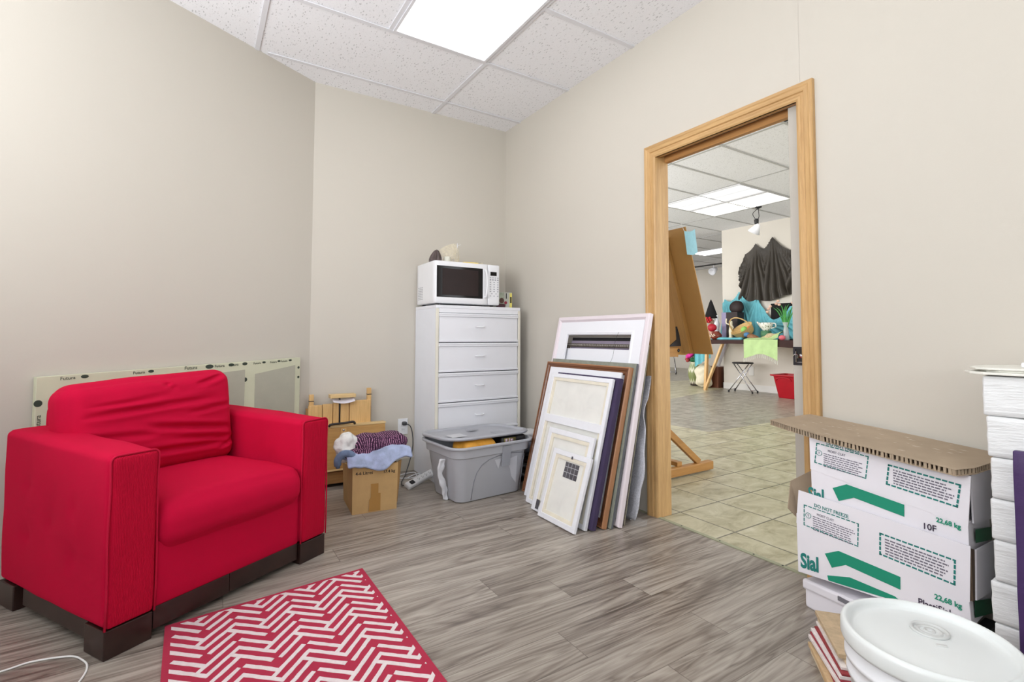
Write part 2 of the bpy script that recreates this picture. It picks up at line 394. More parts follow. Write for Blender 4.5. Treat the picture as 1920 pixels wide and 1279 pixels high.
struct(MB().box(AE.x-.09, AE.x-.06, .15, .20, .9, 2.3).box(AE.x-.09, AE.x-.06, 1.90, 1.95, .9, 2.3).box(AE.x-.09, AE.x-.06, .2, 1.9, .9, .95).box(AE.x-.09, AE.x-.06, .2, 1.9, 2.25, 2.3).build('added_window', P('window_frame_paint', (235, 236, 238), .4, .01)))  # unseen window frame, added to go with the side fill light
o = MB(); o.box(-2.3, 2.102, SY, YB+.3, -.05, 0); struct(o.build('floor', PLANK))
o = MB(); o.box(2.1225, 14.5, -3.2, 12.5, -.05, 0); struct(o.build('floor_tiled', TILE))
o = MB(); o.box(2.102, 2.1225, -.3, 3.2, -.05, .0035)
for y in (1.72, 1.5, 1.33, 1.2): o.lathe([(.004, 0), (.004, .001), (0, .001)], 8, 1, Matrix.Translation((2.112, y, .0035)))
struct(o.build('trim_1', [P('threshold_strip', (158, 160, 134), .5, .05), STEELK]))
o = MB(); o.box(-2.3, 2.30, SY, YB+.3, HC, HC+.05); struct(o.build('ceiling', CEIL))
# right wall with the pocket-door opening
DY0, DY1, DZ = 1.095, 1.862, 1.962
o = MB()
o.box(XR, 2.20, DY1, YB+.1, 0, HC); o.box(XR, 2.20, DY0-.0125, DY1, DZ+.022, HC)
o.box(XR, 2.128, SY, DY0-.012, 0, HC); o.box(2.186, 2.20, SY, DY0-.012, 0, HC); o.box(2.128, 2.186, SY, .02, 0, HC); o.box(2.128, 2.186, .02, DY0, DZ+.04, HC)
struct(o.build('wall_right', WALL))
# wall behind the camera, with a window
o = MB(); o.box(-1.75, 2.12, SY-.1, SY, 0, .6); o.box(-1.75, 2.12, SY-.1, SY, 2.3, HC); o.box(-1.75, -1.55, SY-.1, SY, .6, 2.3); o.box(.45, 2.12, SY-.1, SY, .6, 2.3)
struct(o.build('wall_rear', WALL))
o = MB(); o.ring(-1.55, .6, .45, 2.3, [(0, SY-.09), (.05, SY-.09), (.05, SY-.01), (0, SY-.01)]); struct(o.build('window_1', FRWHITE))
# ceiling T-bars
o = MB(); g = .6096; gx, gy = 1.4617, 2.6361
def bar(x0, x1, y0, y1, z=HC): o.box(x0, x1, y0, y1, z-.006, z-.0005)
bw = .0125
for x, ya, yb in ((gx, SY, YB), (gx-g, SY, gy), (gx-2*g, SY, gy+g), (gx-4*g, SY, 2.3)): bar(x-bw, x+bw, ya, yb)
for y in (gy+g, gy): bar(.3 if y > 3 else -.7, XR, y-bw, y+bw, HC-.0012)
for k in range(1, 7): bar(gx+bw, XR, gy-k*g-bw, gy-k*g+bw)
bar(gx-g, gx, gy-2*g-bw, gy-2*g+bw)
struct(o.build('trim_2', GRID))
# baseboard along the back
o = MB(); o.box(.64, XR, YB-.012, YB-.001, 0, .095); struct(o.build('baseboard_back', P('baseboard_grey', (186, 180, 166), .5, .03), bevel=.003))
# door casing, jambs, head
o = MB()
prof = [(0, 0), (0, .010), (.008, .014), (.018, .014), (.022, .011), (.03, .011), (.034, .017), (.05, .019), (.056, .022), (.067, .022), (.070, .018), (.070, 0)]
path = [((DY1, 0), (1, 0)), ((DY1, DZ), (1, 1)), ((DY0, DZ), (-1, 1)), ((DY0, 0), (-1, 0))]
vs = []
for (y, z), (dy, dz) in path: vs += [(XR-t, y+dy*w_, z+dz*w_) for w_, t in prof]
n = len(prof)
o.add(vs, [(c*n+k, (c+1)*n+k, (c+1)*n+(k+1) % n, c*n+(k+1) % n) for c in (0, 2) for k in range(n)], 0)
o.add(vs, [(n+k, 2*n+k, 2*n+(k+1) % n, n+(k+1) % n) for k in range(n)], 1)
struct(o.build('trim_3', [OAK, OAKY]))
o = MB(); o.box(XR-.008, 2.205, DY1-.001, DY1+.02, 0, DZ+.02); o.box(XR-.008, 2.132, DY0, DY1, DZ, DZ+.02, 1); o.box(2.180, 2.205, DY0, DY1, DZ-.018, DZ+.02, 1); o.box(2.132, 2.18, DY0, DY1, DZ+.035, DZ+.04, 2)
o.box(XR-.008, 2.130, DY0-.012, DY0, 0, DZ+.02); o.box(2.184, 2.205, DY0-.012, DY0, 0, DZ+.02)
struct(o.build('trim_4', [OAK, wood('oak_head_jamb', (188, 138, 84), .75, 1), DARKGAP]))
dr = struct(MB().box(2.138, 2.174, .30, 1.150, .012, DZ+.01).build('door_1', P('grey_door_paint', (186, 180, 170), .5, .02), bevel=.002))
lt = MB(); Mz = Matrix.Translation((2.1375, 1.119, .89)) @ Matrix.Rotation(-pi/2, 4, 'Z')
lt.ring(-.029, -.038, .029, .038, [(0, 0), (0, -.004), (.009, -.004), (.009, 0)], 0, Mz); lt.box(-.0205, .0205, -.0008, 0, -.030, .030, 1, Mz)
lt.tube([(-.016, -.005, .02), (-.016, -.005, -.026), (.016, -.005, -.026)], .0026, 6, mat=2, M=Mz); lt.tube([(-.027, -.006, .0), (-.022, -.006, .006), (-.008, -.006, .006), (-.008, -.006, -.010)], .0026, 6, mat=2, M=Mz)
lt.lathe([(0, .003), (.008, .002), (.009, 0)], 16, 2, Mz @ Matrix.Rotation(pi/2, 4, 'X'))
lab(lt.build('door_latch', [STEELK, BLACKP, CHROME], dr), 'recessed steel pocket door pull')
# troffer lamp
def troffer(name, x0, x1, y0, y1, z, st, label, group, col=(252, 251, 255)):
    cx, cy = (x0+x1)/2, (y0+y1)/2; a, b = (x1-x0)/2, (y1-y0)/2
    t = thing(name, label, 'ceiling light', (cx, cy, z), group=group)
    m = MB(); m.M = Matrix.Rotation(-pi/2, 4, 'X'); m.ring(-a, -b, a, b, [(0, -.0), (0, .012), (.014, .012), (.014, -.0)])
    m.build('lamp_frame', GRID, t)
    MB().box(-a+.014, a-.014, -b+.014, b-.014, -.007, -.001).build('diffuser', emis('lamp_diffuser', col, st, True), t)
    return t
troffer('ceiling_light', gx-g+.012, gx-.012, gy-2*g+.012, gy-.012, HC, LAMP_MAIN, 'white recessed fluorescent ceiling panel above the room with the red armchair', None)

# ------------------------------------------------------------------ room beyond the door
H2 = 3.03; m2 = .672
o = MB(); o.box(2.2, 14.5, -3.2, 12.5, H2, H2+.05); struct(o.build('ceiling_beyond', mat_ceiling('ceiling_tile_beyond', (240, 241, 246))))
o = MB()
for k in range(-3, 7): x = 4.69+1.344*k; bar(x-bw, x+bw, -3.2, 12.5, H2)
for k in range(-10, 13): y = 3.9+m2*k; bar(2.3, 14.5, y-bw, y+bw, H2-.0012)
bar(6.71-bw, 6.71+bw, 3.9, 3.9+2*m2, H2)
struct(o.build('trim_5', P('ceiling_grid_grey', (186, 186, 186), .5, 0)))
struct(MB().box(4.53, 4.76, 2.36, 2.56, H2-.003, H2-.0008).build('opening_shade', DARKGAP))  # dark plate for a missing ceiling tile, the opening's shade as flat colour
slab_wall('wall_partition', (8.5, -3.2), (8.5, 5.89), 0, H2, -.16, WALL2)
slab_wall('wall_far', (12.9, -3.2), (12.9, 12.4), 0, H2, -.1, WALL2)
slab_wall('wall_north', (12.9, 12.2), (2.2, 12.2), 0, H2, -.1, WALL2)
o = MB(); o.box(2.2, 2.205, YB+.1, 12.2, 0, H2); o.box(2.2, 2.205, SY, YB+.1, HC+.05, H2); struct(o.build('wall_side', WALL2))
o = MB(); o.box(8.484, 8.499, -3.2, 5.905, 0, .115); o.box(8.484, 8.66, 5.891, 5.905, 0, .115); struct(o.build('baseboard_partition', P('white_baseboard', (228, 226, 222), .5, .02)))
troffer('ceiling_light', 6.075, 6.692, 3.92, 5.22, H2, 1.25, 'cooler of the two side by side ceiling panels seen through the doorway', None, (240, 244, 255))
troffer('ceiling_light', 6.732, 7.345, 3.92, 5.22, H2, 2.2, 'warmer bright ceiling panel beside the cooler one, beyond the doorway', None, (255, 252, 244))
for i, (x, y) in enumerate(((3.4, .55), (6.075, .55), (3.4, 5.95), (10.1, 6.6), (9.45, 8.65), (11.5, 9.9), (6.075, 8.65), (10.1, 2.0))):
    troffer('ceiling_light', x, x+.62, y, y+1.3, H2, LAMP_OTHER, ['ceiling panel lighting the tiled floor just beyond the doorway', 'ceiling panel over the tiled floor towards the south side', 'ceiling panel behind the standing easel in the tiled room',
        'ceiling panel past the corner of the partition wall', 'long bright ceiling panel seen above the face mask', 'far ceiling panel beside the track of white spotlights', 'ceiling panel deep in the tiled room, out of the doorway', 'ceiling panel on the far side of the partition wall'][i], 'ceiling light panels of the tiled room')

# ------------------------------------------------------------------ armchair
ch = thing('armchair', 'red fabric armchair with square arms on dark brown block feet', 'armchair', (-.217, 1.921, 0), (0, 0, R(31.4)))
def wob(a, s, seed): return crumple(a, s, seed)
def armdisp(p, n, q):
    dim = 0
    for yy, zz in ((.52, .44), (.52, .28), (.20, .42), (.20, .26), (.36, .35)): dim += .010*math.exp(-(((p.y-yy)/.022)**2+((p.z-zz)/.022)**2))
    return n*(.004*noise.noise(p*6)) - n*(dim if abs(q[0]) > .99 else 0) + Vector((0, 0, .02*max(0, p.y-.05)/.7 if p.z > .4 else 0))
for i, x in enumerate((0, .703)):
    m = MB(); m.soft(x, x+.137, .004, .722, .085, .602, .022, (8, 44, 34), (.004, .004, .004), armdisp)
    a = m.build('arm', [RED], ch, smooth=True)
    m = MB(); m.soft(x+.004, x+.133, -.006, .02, .088, .598, .012, (8, 4, 18), (0, .003, 0), lambda p, n, q: Vector((0, -.004*noise.noise(p*8), 0)))
    lab(m.build('arm_front_panel', [REDRIB], a, smooth=True), 'ribbed red front panel of the arm')
    m = MB()
    def loop(y, ins, xx=x):
        x0, x1, z0, z1 = xx+ins, xx+.137-ins, .087, .602-ins; r = .018; pts = []
        for cx, cz, a0 in ((x1-r, z1-r, 0), (x0+r, z1-r, 90)):
            pts += [(cx+r*cos(R(a0+t)), y, cz+r*sin(R(a0+t))) for t in (0, 30, 60, 90)]
        return [(x1, y, z0)]+[(x1+.002*sin(k), y, z0+(z1-r-z0)*k/6) for k in range(1, 6)]+pts+[(x0+.002*sin(k*1.7), y, z1-r-(z1-r-z0)*k/6) for k in range(1, 6)]+[(x0, y, z0)]
    m.tube(loop(.0, .001), .0034, 6)
    m.build('piping', [PIPE], a, smooth=True)
m = MB(); m.soft(.137, .703, .008, .60, .088, .30, .012, (14, 8, 6)); m.build('seat_base', [RED], ch, smooth=True)
def seatd(p, n, q):
    v = n*(.0035*noise.noise(p*7))
    if p.z > .38: v += Vector((0, 0, .012*cos((p.x-.42)*4)*1))
    return v
m = MB(); m.soft(.139, .707, -.020, .52, .262, .408, .055, (20, 18, 12), (.0, .012, .020), seatd)
sc_ = m.build('seat_cushion', [RED], ch, smooth=True, subsurf=1)
m = MB(); m.soft(.105, .765, .60, .725, .10, .70, .03, (12, 6, 12)); m.build('backrest_frame', [RED], ch, smooth=True, subsurf=1)
def creases(p, n, q):
    v = n*(.006*noise.noise(p*5+Vector((3, 1, 9))))
    if q[1] < .7:
        for x0, z0, x1, z1, d, wd in ((.10, .66, .62, .69, .010, .010), (.30, .60, .68, .545, .012, .012), (.42, .535, .69, .50, .010, .010), (.26, .50, .66, .485, .010, .012), (.38, .78, .44, .72, .010, .008), (.08, .585, .36, .565, .006, .012), (.52, .74, .66, .775, .008, .010), (.12, .70, .40, .715, .006, .009), (.46, .63, .69, .655, .009, .009), (.09, .50, .30, .49, .006, .010), (.60, .46, .70, .50, .010, .008)):
            dx, dz = x1-x0, z1-z0; L2 = dx*dx+dz*dz; t = max(0, min(1, ((p.x-x0)*dx+(p.z-z0)*dz)/L2))
            dd = math.hypot(p.x-x0-dx*t, p.z-z0-dz*t)
            v += Vector((0, 2.2*d*(math.exp(-(dd/(wd*.75))**2)-.45*math.exp(-((dd-wd*1.6)/(wd*.9))**2))*(1-abs(2*t-1)**3), 0))
    if p.z > .7: v += Vector((0, 0, .014*(p.x-.35)/.3))
    return v
Mc = Matrix.Translation((0, .46, .42)) @ Matrix.Rotation(R(-8), 4, 'X') @ Matrix.Translation((0, -.46, -.42))
m = MB(); m.soft(.066, .700, .420, .585, .405, .799, .058, (44, 10, 40), (.006, .035, .006), creases, M=Mc)
bc = m.build('back_cushion', [RED], ch, smooth=True, subsurf=1)
m = MB(); m.box(.14, .398, .012, .06, .02, .09); m.box(.400, .700, .013, .06, .022, .09)
lab(m.build('plinth', [ESPRESSO], ch, bevel=.002), 'dark brown wooden plinth strip')
for xa, xb in ((.012, .03), (.81, .828)): MB().box(xa, xb, .12, .56, .028, .085).build('side_rail', [ESPRESSO], ch, bevel=.002)
m = MB(); m.soft(.03, .80, .07, .69, .035, .088, .015, (8, 8, 4), disp=crumple(.012, 6, 3)); m.build('dust_cover', [P('black_lining', (14, 13, 15), .9, .1)], ch, smooth=True)
for x, y in ((0, 0), (.704, 0), (0, .60), (.704, .60)):
    MB().box(x, x+.132, y, y+.115, 0, .086).build('foot', [ESPRESSO], ch, bevel=.003)

# ------------------------------------------------------------------ rug
ex = Vector((.9945, .104)); ey = Vector((-.016, 1.0)); org = Vector((.596, 2.106))
def rg(a, b, z): p = org-ex*a-ey*b; return (p.x, p.y, z)      # a: left from the right edge, b: towards the camera
RW, RL = .672, 1.12
mb = MB(); mb.hexa([rg(RW, RL, 0), rg(0, RL, 0), rg(0, 0, 0), rg(RW, 0, 0), rg(RW, RL, .007), rg(0, RL, .007), rg(0, 0, .007), rg(RW, 0, .007)])
def clip(poly, a0, a1, b0, b1):
    for ax, lim, sg in ((0, a0, 1), (0, a1, -1), (1, b0, 1), (1, b1, -1)):
        out = []
        for i in range(len(poly)):
            p, q = poly[i-1], poly[i]; ip, iq = sg*(p[ax]-lim) >= 0, sg*(q[ax]-lim) >= 0
            if ip != iq:
                t = (lim-p[ax])/(q[ax]-p[ax]); out.append((p[0]+(q[0]-p[0])*t, p[1]+(q[1]-p[1])*t))
            if iq: out.append(q)
        poly = out
        if len(poly) < 3: return []
    return poly
wz, T3 = .0895, .1485; s3 = T3/3; hw = .0071
def stroke(x0, y0, x1, y1, lift):
    d = Vector((x1-x0, y1-y0)).normalized()*hw; nn = Vector((-d.y, d.x))
    N_ = 7
    pts = []
    for k in range(N_+1):
        t = k/N_; j = rnd.uniform(.85, 1.12); pts.append((x0+(x1-x0)*t+nn.x*j, y0+(y1-y0)*t+nn.y*j))
    for k in range(N_, -1, -1):
        t = k/N_; j = rnd.uniform(.85, 1.12); pts.append((x0+(x1-x0)*t-nn.x*j, y0+(y1-y0)*t-nn.y*j))
    # rug coords: a = A0 - x ; b = B0 - y
    c = clip([(PA-x, PB-y) for x, y in pts], .018, RW-.018, .016, RL-.016)
    if c:
        n_ = len(c); mb.add([rg(a, b, .0066+lift) for a, b in c]+[rg(a, b, .0078+lift) for a, b in c], [tuple(range(n_, 2*n_))]+[(i, (i+1) % n_, (i+1) % n_+n_, i+n_) for i in range(n_)], 1)
PA, PB = .475, .165-.035     # a zigzag peak of the pattern
for cx in range(-5, 5):
    for ry in range(-9, 4):
        X0, Y0 = cx*2*wz, ry*T3
        e = .006
        stroke(X0-.004, Y0+.004, X0+wz+.004, Y0-wz-.004, 0)
        stroke(X0+wz-.004, Y0-wz-.004, X0+2*wz+.004, Y0+.004, .0002)
        stroke(X0+.006, Y0+s3-.006, X0+wz, Y0+s3-wz, .0001)
        stroke(X0+wz-s3/2, Y0-wz+s3/2, X0+2*wz-.008, Y0+s3-.008, .0003)
        stroke(X0-s3/2, Y0-s3/2, X0+wz-.010, Y0-s3-wz+.010, .0004)
        stroke(X0, Y0-s3, X0-wz+.010, Y0-s3-wz+.010, .0005)
RUGR = mat_fabric('red_rug_pile', (190, 58, 84), .12, bump=.9, sheen=.2); RUGW = P('cream_rug_pile', (232, 220, 220), .9, .06, 90, bump=.6, bs=500)
tag(mb.build('rug', [RUGR, RUGW]), 'red rug with white interlocking zigzag lines in front of the armchair', 'rug')

# ------------------------------------------------------------------ loose white cable by the left edge
def bez(pts, n=8):
    out = []; P_ = [Vector(p) for p in pts]; P_ = [P_[0]*2-P_[1]]+P_+[P_[-1]*2-P_[-2]]
    for i in range(1, len(P_)-2):
        for k in range(n):
            t = k/n; a, b, c, d = P_[i-1:i+3]
            out.append(.5*((2*b)+(-a+c)*t+(2*a-5*b+4*c-d)*t*t+(-a+3*b-3*c+d)*t**3))
    out.append(P_[-2]); return out
m = MB(); m.tube(bez([(-.62, 2.00, .003), (-.459, 2.02, .003), (-.394, 2.032, .003), (-.306, 2.006, .003), (-.269, 1.962, .003), (-.252, 1.915, .003), (-.258, 1.85, .003), (-.30, 1.70, .003)]), .0028, 8)
tag(m.build('cable', [P('white_cable', (232, 232, 230), .4, 0)], smooth=True), 'thin white cable curling on the floor in front of the armchair', 'cable')

# ------------------------------------------------------------------ big stretched canvases behind the armchair
WN = Vector((-.5062, .8624)).normalized()
def on_left(u_, d, z): p = AC+AD*u_-Vector((-.5062, .8624))*d; return (p.x, p.y, z)
angL = math.atan2(-AD.y, -AD.x)
t = thing('stretched_canvas', 'wide pale green canvas frame with printed edges leaning on the wall behind the armchair', 'canvas', on_left(1.375, .035, 0), (0, 0, angL))
SAGE = P('sage_canvas_border', (205, 206, 180), .7, .05, 6); SAGED = P('grey_green_canvas', (176, 174, 158), .85, .03, 12, bump=.2, bs=300)
Wd = 1.275; zt0, zt1 = .797, .832
m = MB()
def zt(x): return zt0+(zt1-zt0)*x/Wd
m.hexa([(0, 0, .0), (Wd, 0, .0), (Wd, .028, .0), (0, .028, .0), (0, 0, zt(0)), (Wd, 0, zt(Wd)), (Wd, .028, zt(Wd)), (0, .028, zt(0))])
m.build('stretcher', [SAGE], t, bevel=.002)
for x0, x1 in ((.052, .90), (.965, 1.235)):
    m = MB(); m.hexa([(x0, -.003, .06), (x1, -.003, .06), (x1, .004, .06), (x0, .004, .06), (x0, -.003, zt(x0)-.075), (x1, -.003, zt(x1)-.045), (x1, .004, zt(x1)-.045), (x0, .004, zt(x0)-.075)])
    m.build('canvas_panel', [SAGED], t)
m = MB()
for x, k in ((.16, 1), (.42, .9), (.70, 1.5), (.82, 1.1), (.90, 1.1), (1.02, .8), (1.12, .7), (1.20, .8)):
    m.lathe([(0, .0005), (.011, 0), (.011, -.001)], 14, 0, face(x, -.0005, zt(x)-.012) @ Matrix.Diagonal((1.3*k, .7*k, 1, 1)))
    text(m, 'Futura', face(x-.085*k, -.001, zt(x)-.022, .03), .02*k**.5, 0)
m.lathe([(0, .0005), (.014, 0), (.014, -.001)], 14, 0, face(.008, -.0005, .69)); m.lathe([(0, .0005), (.012, 0), (.012, -.001)], 14, 0, face(.905, -.0005, .72)); m.lathe([(0, .0005), (.008, 0), (.008, -.001)], 14, 0, face(1.262, -.0005, .71))
m.lathe([(0, .0005), (.008, 0), (.008, -.001)], 14, 0, face(1.262, -.0005, .77))
text(m, 'Futura', face(.018, -.001, .58) @ Matrix.Rotation(pi/2, 4, 'Z'), .024)
m.build('edge_print', [P('dark_green_ink', (56, 66, 56), .7, 0)], t)

# ------------------------------------------------------------------ wooden sketch easels in the gap beside the armchair
t = thing('folded_easel', 'upright folded wooden easel of pale slats with pegs against the back wall', 'easel', (.60, 3.44, 0))
for i, (x0, x1) in enumerate(((0, .085), (.088, .150), (.153, .19), (.20, .255), (.259, .40))):
    MB().box(x0, x1, -.045, -.02, .02, .52+.004*i).build('slat', [PINE], t, bevel=.003)
for x, h_ in ((.02, .59), (.392, .615)):
    m = MB(); m.box(x-.014, x+.014, -.035, -.012, .49, h_); m.box(x-.016, x+.016, -.038, -.010, h_-.045, h_-.04, 1)
    m.build('peg', [PINE, STEELK], t, bevel=.004)
m = MB(); m.box(-.01, .41, -.018, -.004, .05, .50); m.build('back_board', [wood('tan_board', (196, 152, 96), .8, 2)], t)
m = MB(); m.box(.192, .198, -.046, -.02, .30, .56); m.build('canvas_slide', [STEELK], t)
m = MB(); m.box(.128, .292, -.075, -.012, .562, .586); m.build('top_clamp', [PINEX], t, bevel=.003)
m = MB(); m.grid(lambda u, v: (.145+.14*u, -.085+.05*v, .561-.022*(1-v)-.012*sin(pi*u)), 8, 4); m.build('paper_scrap', [P('white_paper', (228, 226, 236), .8, .02)], t, smooth=True)
t = thing('sketch_box_easel', 'closed wooden sketch box with a dark handle leaning in front of the slatted easel', 'easel', (.62, 3.375, 0), (R(-3), 0, 0))
m = MB(); m.box(0, .465, -.055, 0, .10, .375); m.build('drawer_box', [wood('tan_plywood', (206, 162, 100), .84, 0)], t, bevel=.003)
for bx_ in ((-.003, .468, -.058, .003, .375, .388), (-.003, .468, -.06, -.0555, .10, .112)): MB().box(*bx_).build('edge_strip', [PINEX], t, bevel=.002)
m = MB(); m.tube(bez([(.095, -.06, .386), (.11, -.066, .398), (.19, -.066, .400), (.245, -.066, .404), (.26, -.06, .39)], 5), .008, 8); m.build('handle', [P('dark_leather', (52, 46, 44), .5, .15)], t, smooth=True)
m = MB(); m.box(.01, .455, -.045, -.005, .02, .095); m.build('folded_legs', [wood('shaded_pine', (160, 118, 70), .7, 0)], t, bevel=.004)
m = MB(); m.box(.17, .205, -.060, -.054, .33, .365); m.lathe([(0, .006), (.006, .004), (.008, 0)], 12, 1, face(.187, -.06, .355)); m.build('clasp', [PINE, CHROME], t)

# ------------------------------------------------------------------ cardboard box with clothes
t = thing('cardboard_box', 'open brown cardboard box with packing tape, full of clothes, beside the armchair', 'box', (.722, 2.765, 0), (0, 0, R(-5)))
bw_, bd, bh = .242, .29, .262
m = MB()
w0 = .003
def wall4(a, b, c, d, tx, ty):   # thin board with thickness
    m.hexa([a, b, (b[0]+tx, b[1]+ty, b[2]), (a[0]+tx, a[1]+ty, a[2]), d, c, (c[0]+tx, c[1]+ty, c[2]), (d[0]+tx, d[1]+ty, d[2])])
wall4((0, 0, 0), (bw_, 0, 0), (bw_+.003, -.008, bh-.004), (-.002, -.004, bh+.004), 0, .004)
wall4((0, bd, 0), (bw_, bd, 0), (bw_+.005, bd, bh-.02), (-.008, bd, bh-.045), 0, .004)
m.hexa([(0, .004, 0), (.004, .004, 0), (.004, bd, 0), (0, bd, 0), (-.002, 0, bh), (.002, 0, bh), (.002, bd, bh-.045), (-.008, bd, bh-.045)])
m.hexa([(bw_-.004, .004, 0), (bw_, .004, 0), (bw_, bd, 0), (bw_-.004, bd, 0), (bw_-.001, 0, bh-.006), (bw_+.004, 0, bh-.006), (bw_+.006, bd, bh-.02), (bw_, bd, bh-.02)])
m.box(0, bw_, .004, bd, .0, .004)
m.build('carton', [CARD], t)
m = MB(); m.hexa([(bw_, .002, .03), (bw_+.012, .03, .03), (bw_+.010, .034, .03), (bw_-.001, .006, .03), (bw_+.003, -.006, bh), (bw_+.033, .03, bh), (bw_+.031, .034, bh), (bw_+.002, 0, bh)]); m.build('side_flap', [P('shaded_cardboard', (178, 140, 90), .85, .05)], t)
m = MB(); m.prism([(.088, .008), (.150, .008), (.150, .10), (.138, .102), (.138, .155), (.098, .155), (.098, .08), (.09, .07)], -.0062, -.0015); lab(m.build('tape', [TAPE], t), 'glossy brown packing tape')
m = MB(); text(m, '4-6 Litres', face(.014, -.0055, .211), .024, off=.012); text(m, '17.4 kg', face(.162, -.0078, .207), .023, off=.012); m.build('lettering', [INK], t)
def blob(name, label, cat, loc, size, mats, amp=.02, sc=9, seed=1, parts=None, r=None, rot=0, n=(16, 14, 12), gravity=0):
    m = MB(); a, b, c = size
    def d(p, n_, q):
        v = crumple(amp, sc, seed)(p, n_, q)
        return v
    m.soft(-a/2, a/2, -b/2, b/2, 0, c, r or min(size)*.45, n, (.01, .01, .01), d)
    o = m.build(name, mats, smooth=True, subsurf=1, loc=loc, rot=(0, 0, rot))
    return tag(o, label, cat)
KNIT = mat_stripes('purple_striped_knit', (52, 18, 50), (196, 140, 176), 82, 0, .26)
# denim: long draped roll over the front edge
m = MB()
def denim(u, v):
    x = .688+.36*u; y = 2.735+.12*v-.02*sin(pi*u); z = .272+.052*sin(pi*v*.9)+.02*u+.018*sin(9*u+3*v)*.6
    if v < .25: z -= (.25-v)*(.045+.10*sin(pi*u*1.15)**2)
    return (x, y-.012*sin(14*u), z+.010*noise.noise(Vector((x*22, y*22, 0))))
m.grid(denim, 34, 14)
o = m.build('denim_trousers', [P('pale_denim', (168, 180, 212), .9, .22, 16, bump=.4, bs=260)], smooth=True, subsurf=1)
sm = o.modifiers.new('solid', 'SOLIDIFY'); sm.thickness = .012; tag(o, 'pale blue denim folded over the front edge of the cardboard box', 'trousers')
m = MB(); m.tube(bez([(.652, 2.80, .255), (.648, 2.79, .30), (.675, 2.78, .33), (.712, 2.77, .325), (.73, 2.77, .295)], 6), [.012]*2+[.02]*23, 10)
tag(m.build('jeans_cuff', [P('mid_denim', (112, 130, 160), .9, .25, 18, bump=.4, bs=260)], smooth=True), 'rolled blue denim cuff sticking out of the left corner of the cardboard box', 'clothing')
blob('striped_jumper', 'purple and pink striped knitted jumper bunched on top of the cardboard box', 'jumper', (.905, 2.90, .302), (.30, .17, .085), [KNIT], .016, 11, 2, n=(24, 16, 10))
blob('striped_sleeve', 'purple striped knitted sleeve lying below the jumper', 'clothing', (.775, 2.815, .288), (.155, .07, .045), [KNIT], .010, 14, 4, rot=.25)
blob('plastic_bag', 'white plastic bag stuffed beside the striped jumper', 'bag', (.712, 2.885, .275), (.105, .10, .145), [P('white_bag_film', (232, 232, 230), .25, .05, 20, bump=.8, bs=40)], .022, 16, 5)

# ------------------------------------------------------------------ wall outlet, cords, power bar
t = thing('wall_outlet', 'white duplex wall outlet low on the back wall', 'outlet', (1.252, YB, .321))
MB().box(-.036, .036, -.006, 0, -.056, .056).build('cover_plate', [WPL], t, bevel=.002)
for z in (.022, -.022):
    m = MB(); m.soft(-.017, .017, -.009, -.004, z-.015, z+.015, .004, (5, 3, 5)); m.box(-.008, -.006, -.0098, -.0085, z-.005, z+.007, 1); m.box(.006, .008, -.0098, -.0085, z-.005, z+.007, 1); m.lathe([(.0025, 0), (.0025, -.0016), (0, -.0016)], 8, 1, face(0, -.0085, z-.009))
    m.build('socket', [WPL, BLACKP], t)
m = MB(); m.soft(1.240, 1.272, 3.418, 3.455, .332, .358, .008, (5, 5, 5)); m.tube(bez([(1.262, 3.42, .345), (1.285, 3.40, .33), (1.302, 3.40, .28), (1.308, 3.40, .20), (1.295, 3.40, .12), (1.27, 3.39, .05), (1.24, 3.36, .006), (1.21, 3.30, .006), (1.155, 3.20, .006), (1.125, 3.10, .012), (1.135, 3.075, .02)]), .0035, 8)
tag(m.build('extension_cable', [P('grey_cord', (70, 72, 76), .5, 0)], smooth=True), 'grey plug and cord hanging from the wall outlet', 'cord')
m = MB(); m.tube(bez([(1.22, 3.27, .004), (1.27, 3.31, .004), (1.33, 3.33, .006), (1.31, 3.28, .01), (1.25, 3.25, .006), (1.20, 3.28, .004), (1.15, 3.33, .004), (1.24, 3.38, .004), (1.30, 3.34, .014), (1.28, 3.24, .012), (1.315, 3.19, .004)]), .004, 8)
tag(m.build('coiled_cord', [P('white_cord', (226, 228, 232), .4, 0)], smooth=True), 'loop of white cord on the floor below the outlet', 'cord')
pa = math.atan2(.19, .27)
t = thing('power_bar', 'white power bar with a dark switch leaning against the grey tote', 'power bar', (1.13, 3.05, .004), (0, 0, 0))
t.rotation_euler = (R(28), R(-9), R(24))
m = MB(); m.soft(0, .30, -.026, .026, 0, .03, .01, (18, 6, 5)); b_ = m.build('housing', [WPL], t, smooth=True)
m = MB(); m.box(.028, .062, -.014, .014, .029, .034); lab(m.build('switch', [BLACKP], t, bevel=.002), 'dark rocker switch')
m = MB()
for k in range(6):
    x = .10+.034*k; m.box(x, x+.003, -.010, -.004, .0295, .0305); m.box(x, x+.003, .004, .010, .0295, .0305); m.lathe([(.003, 0), (.003, .001), (0, .001)], 8, 0, Matrix.Translation((x+.011, 0, .0295)))
m.build('socket_slots', [BLACKP], t)

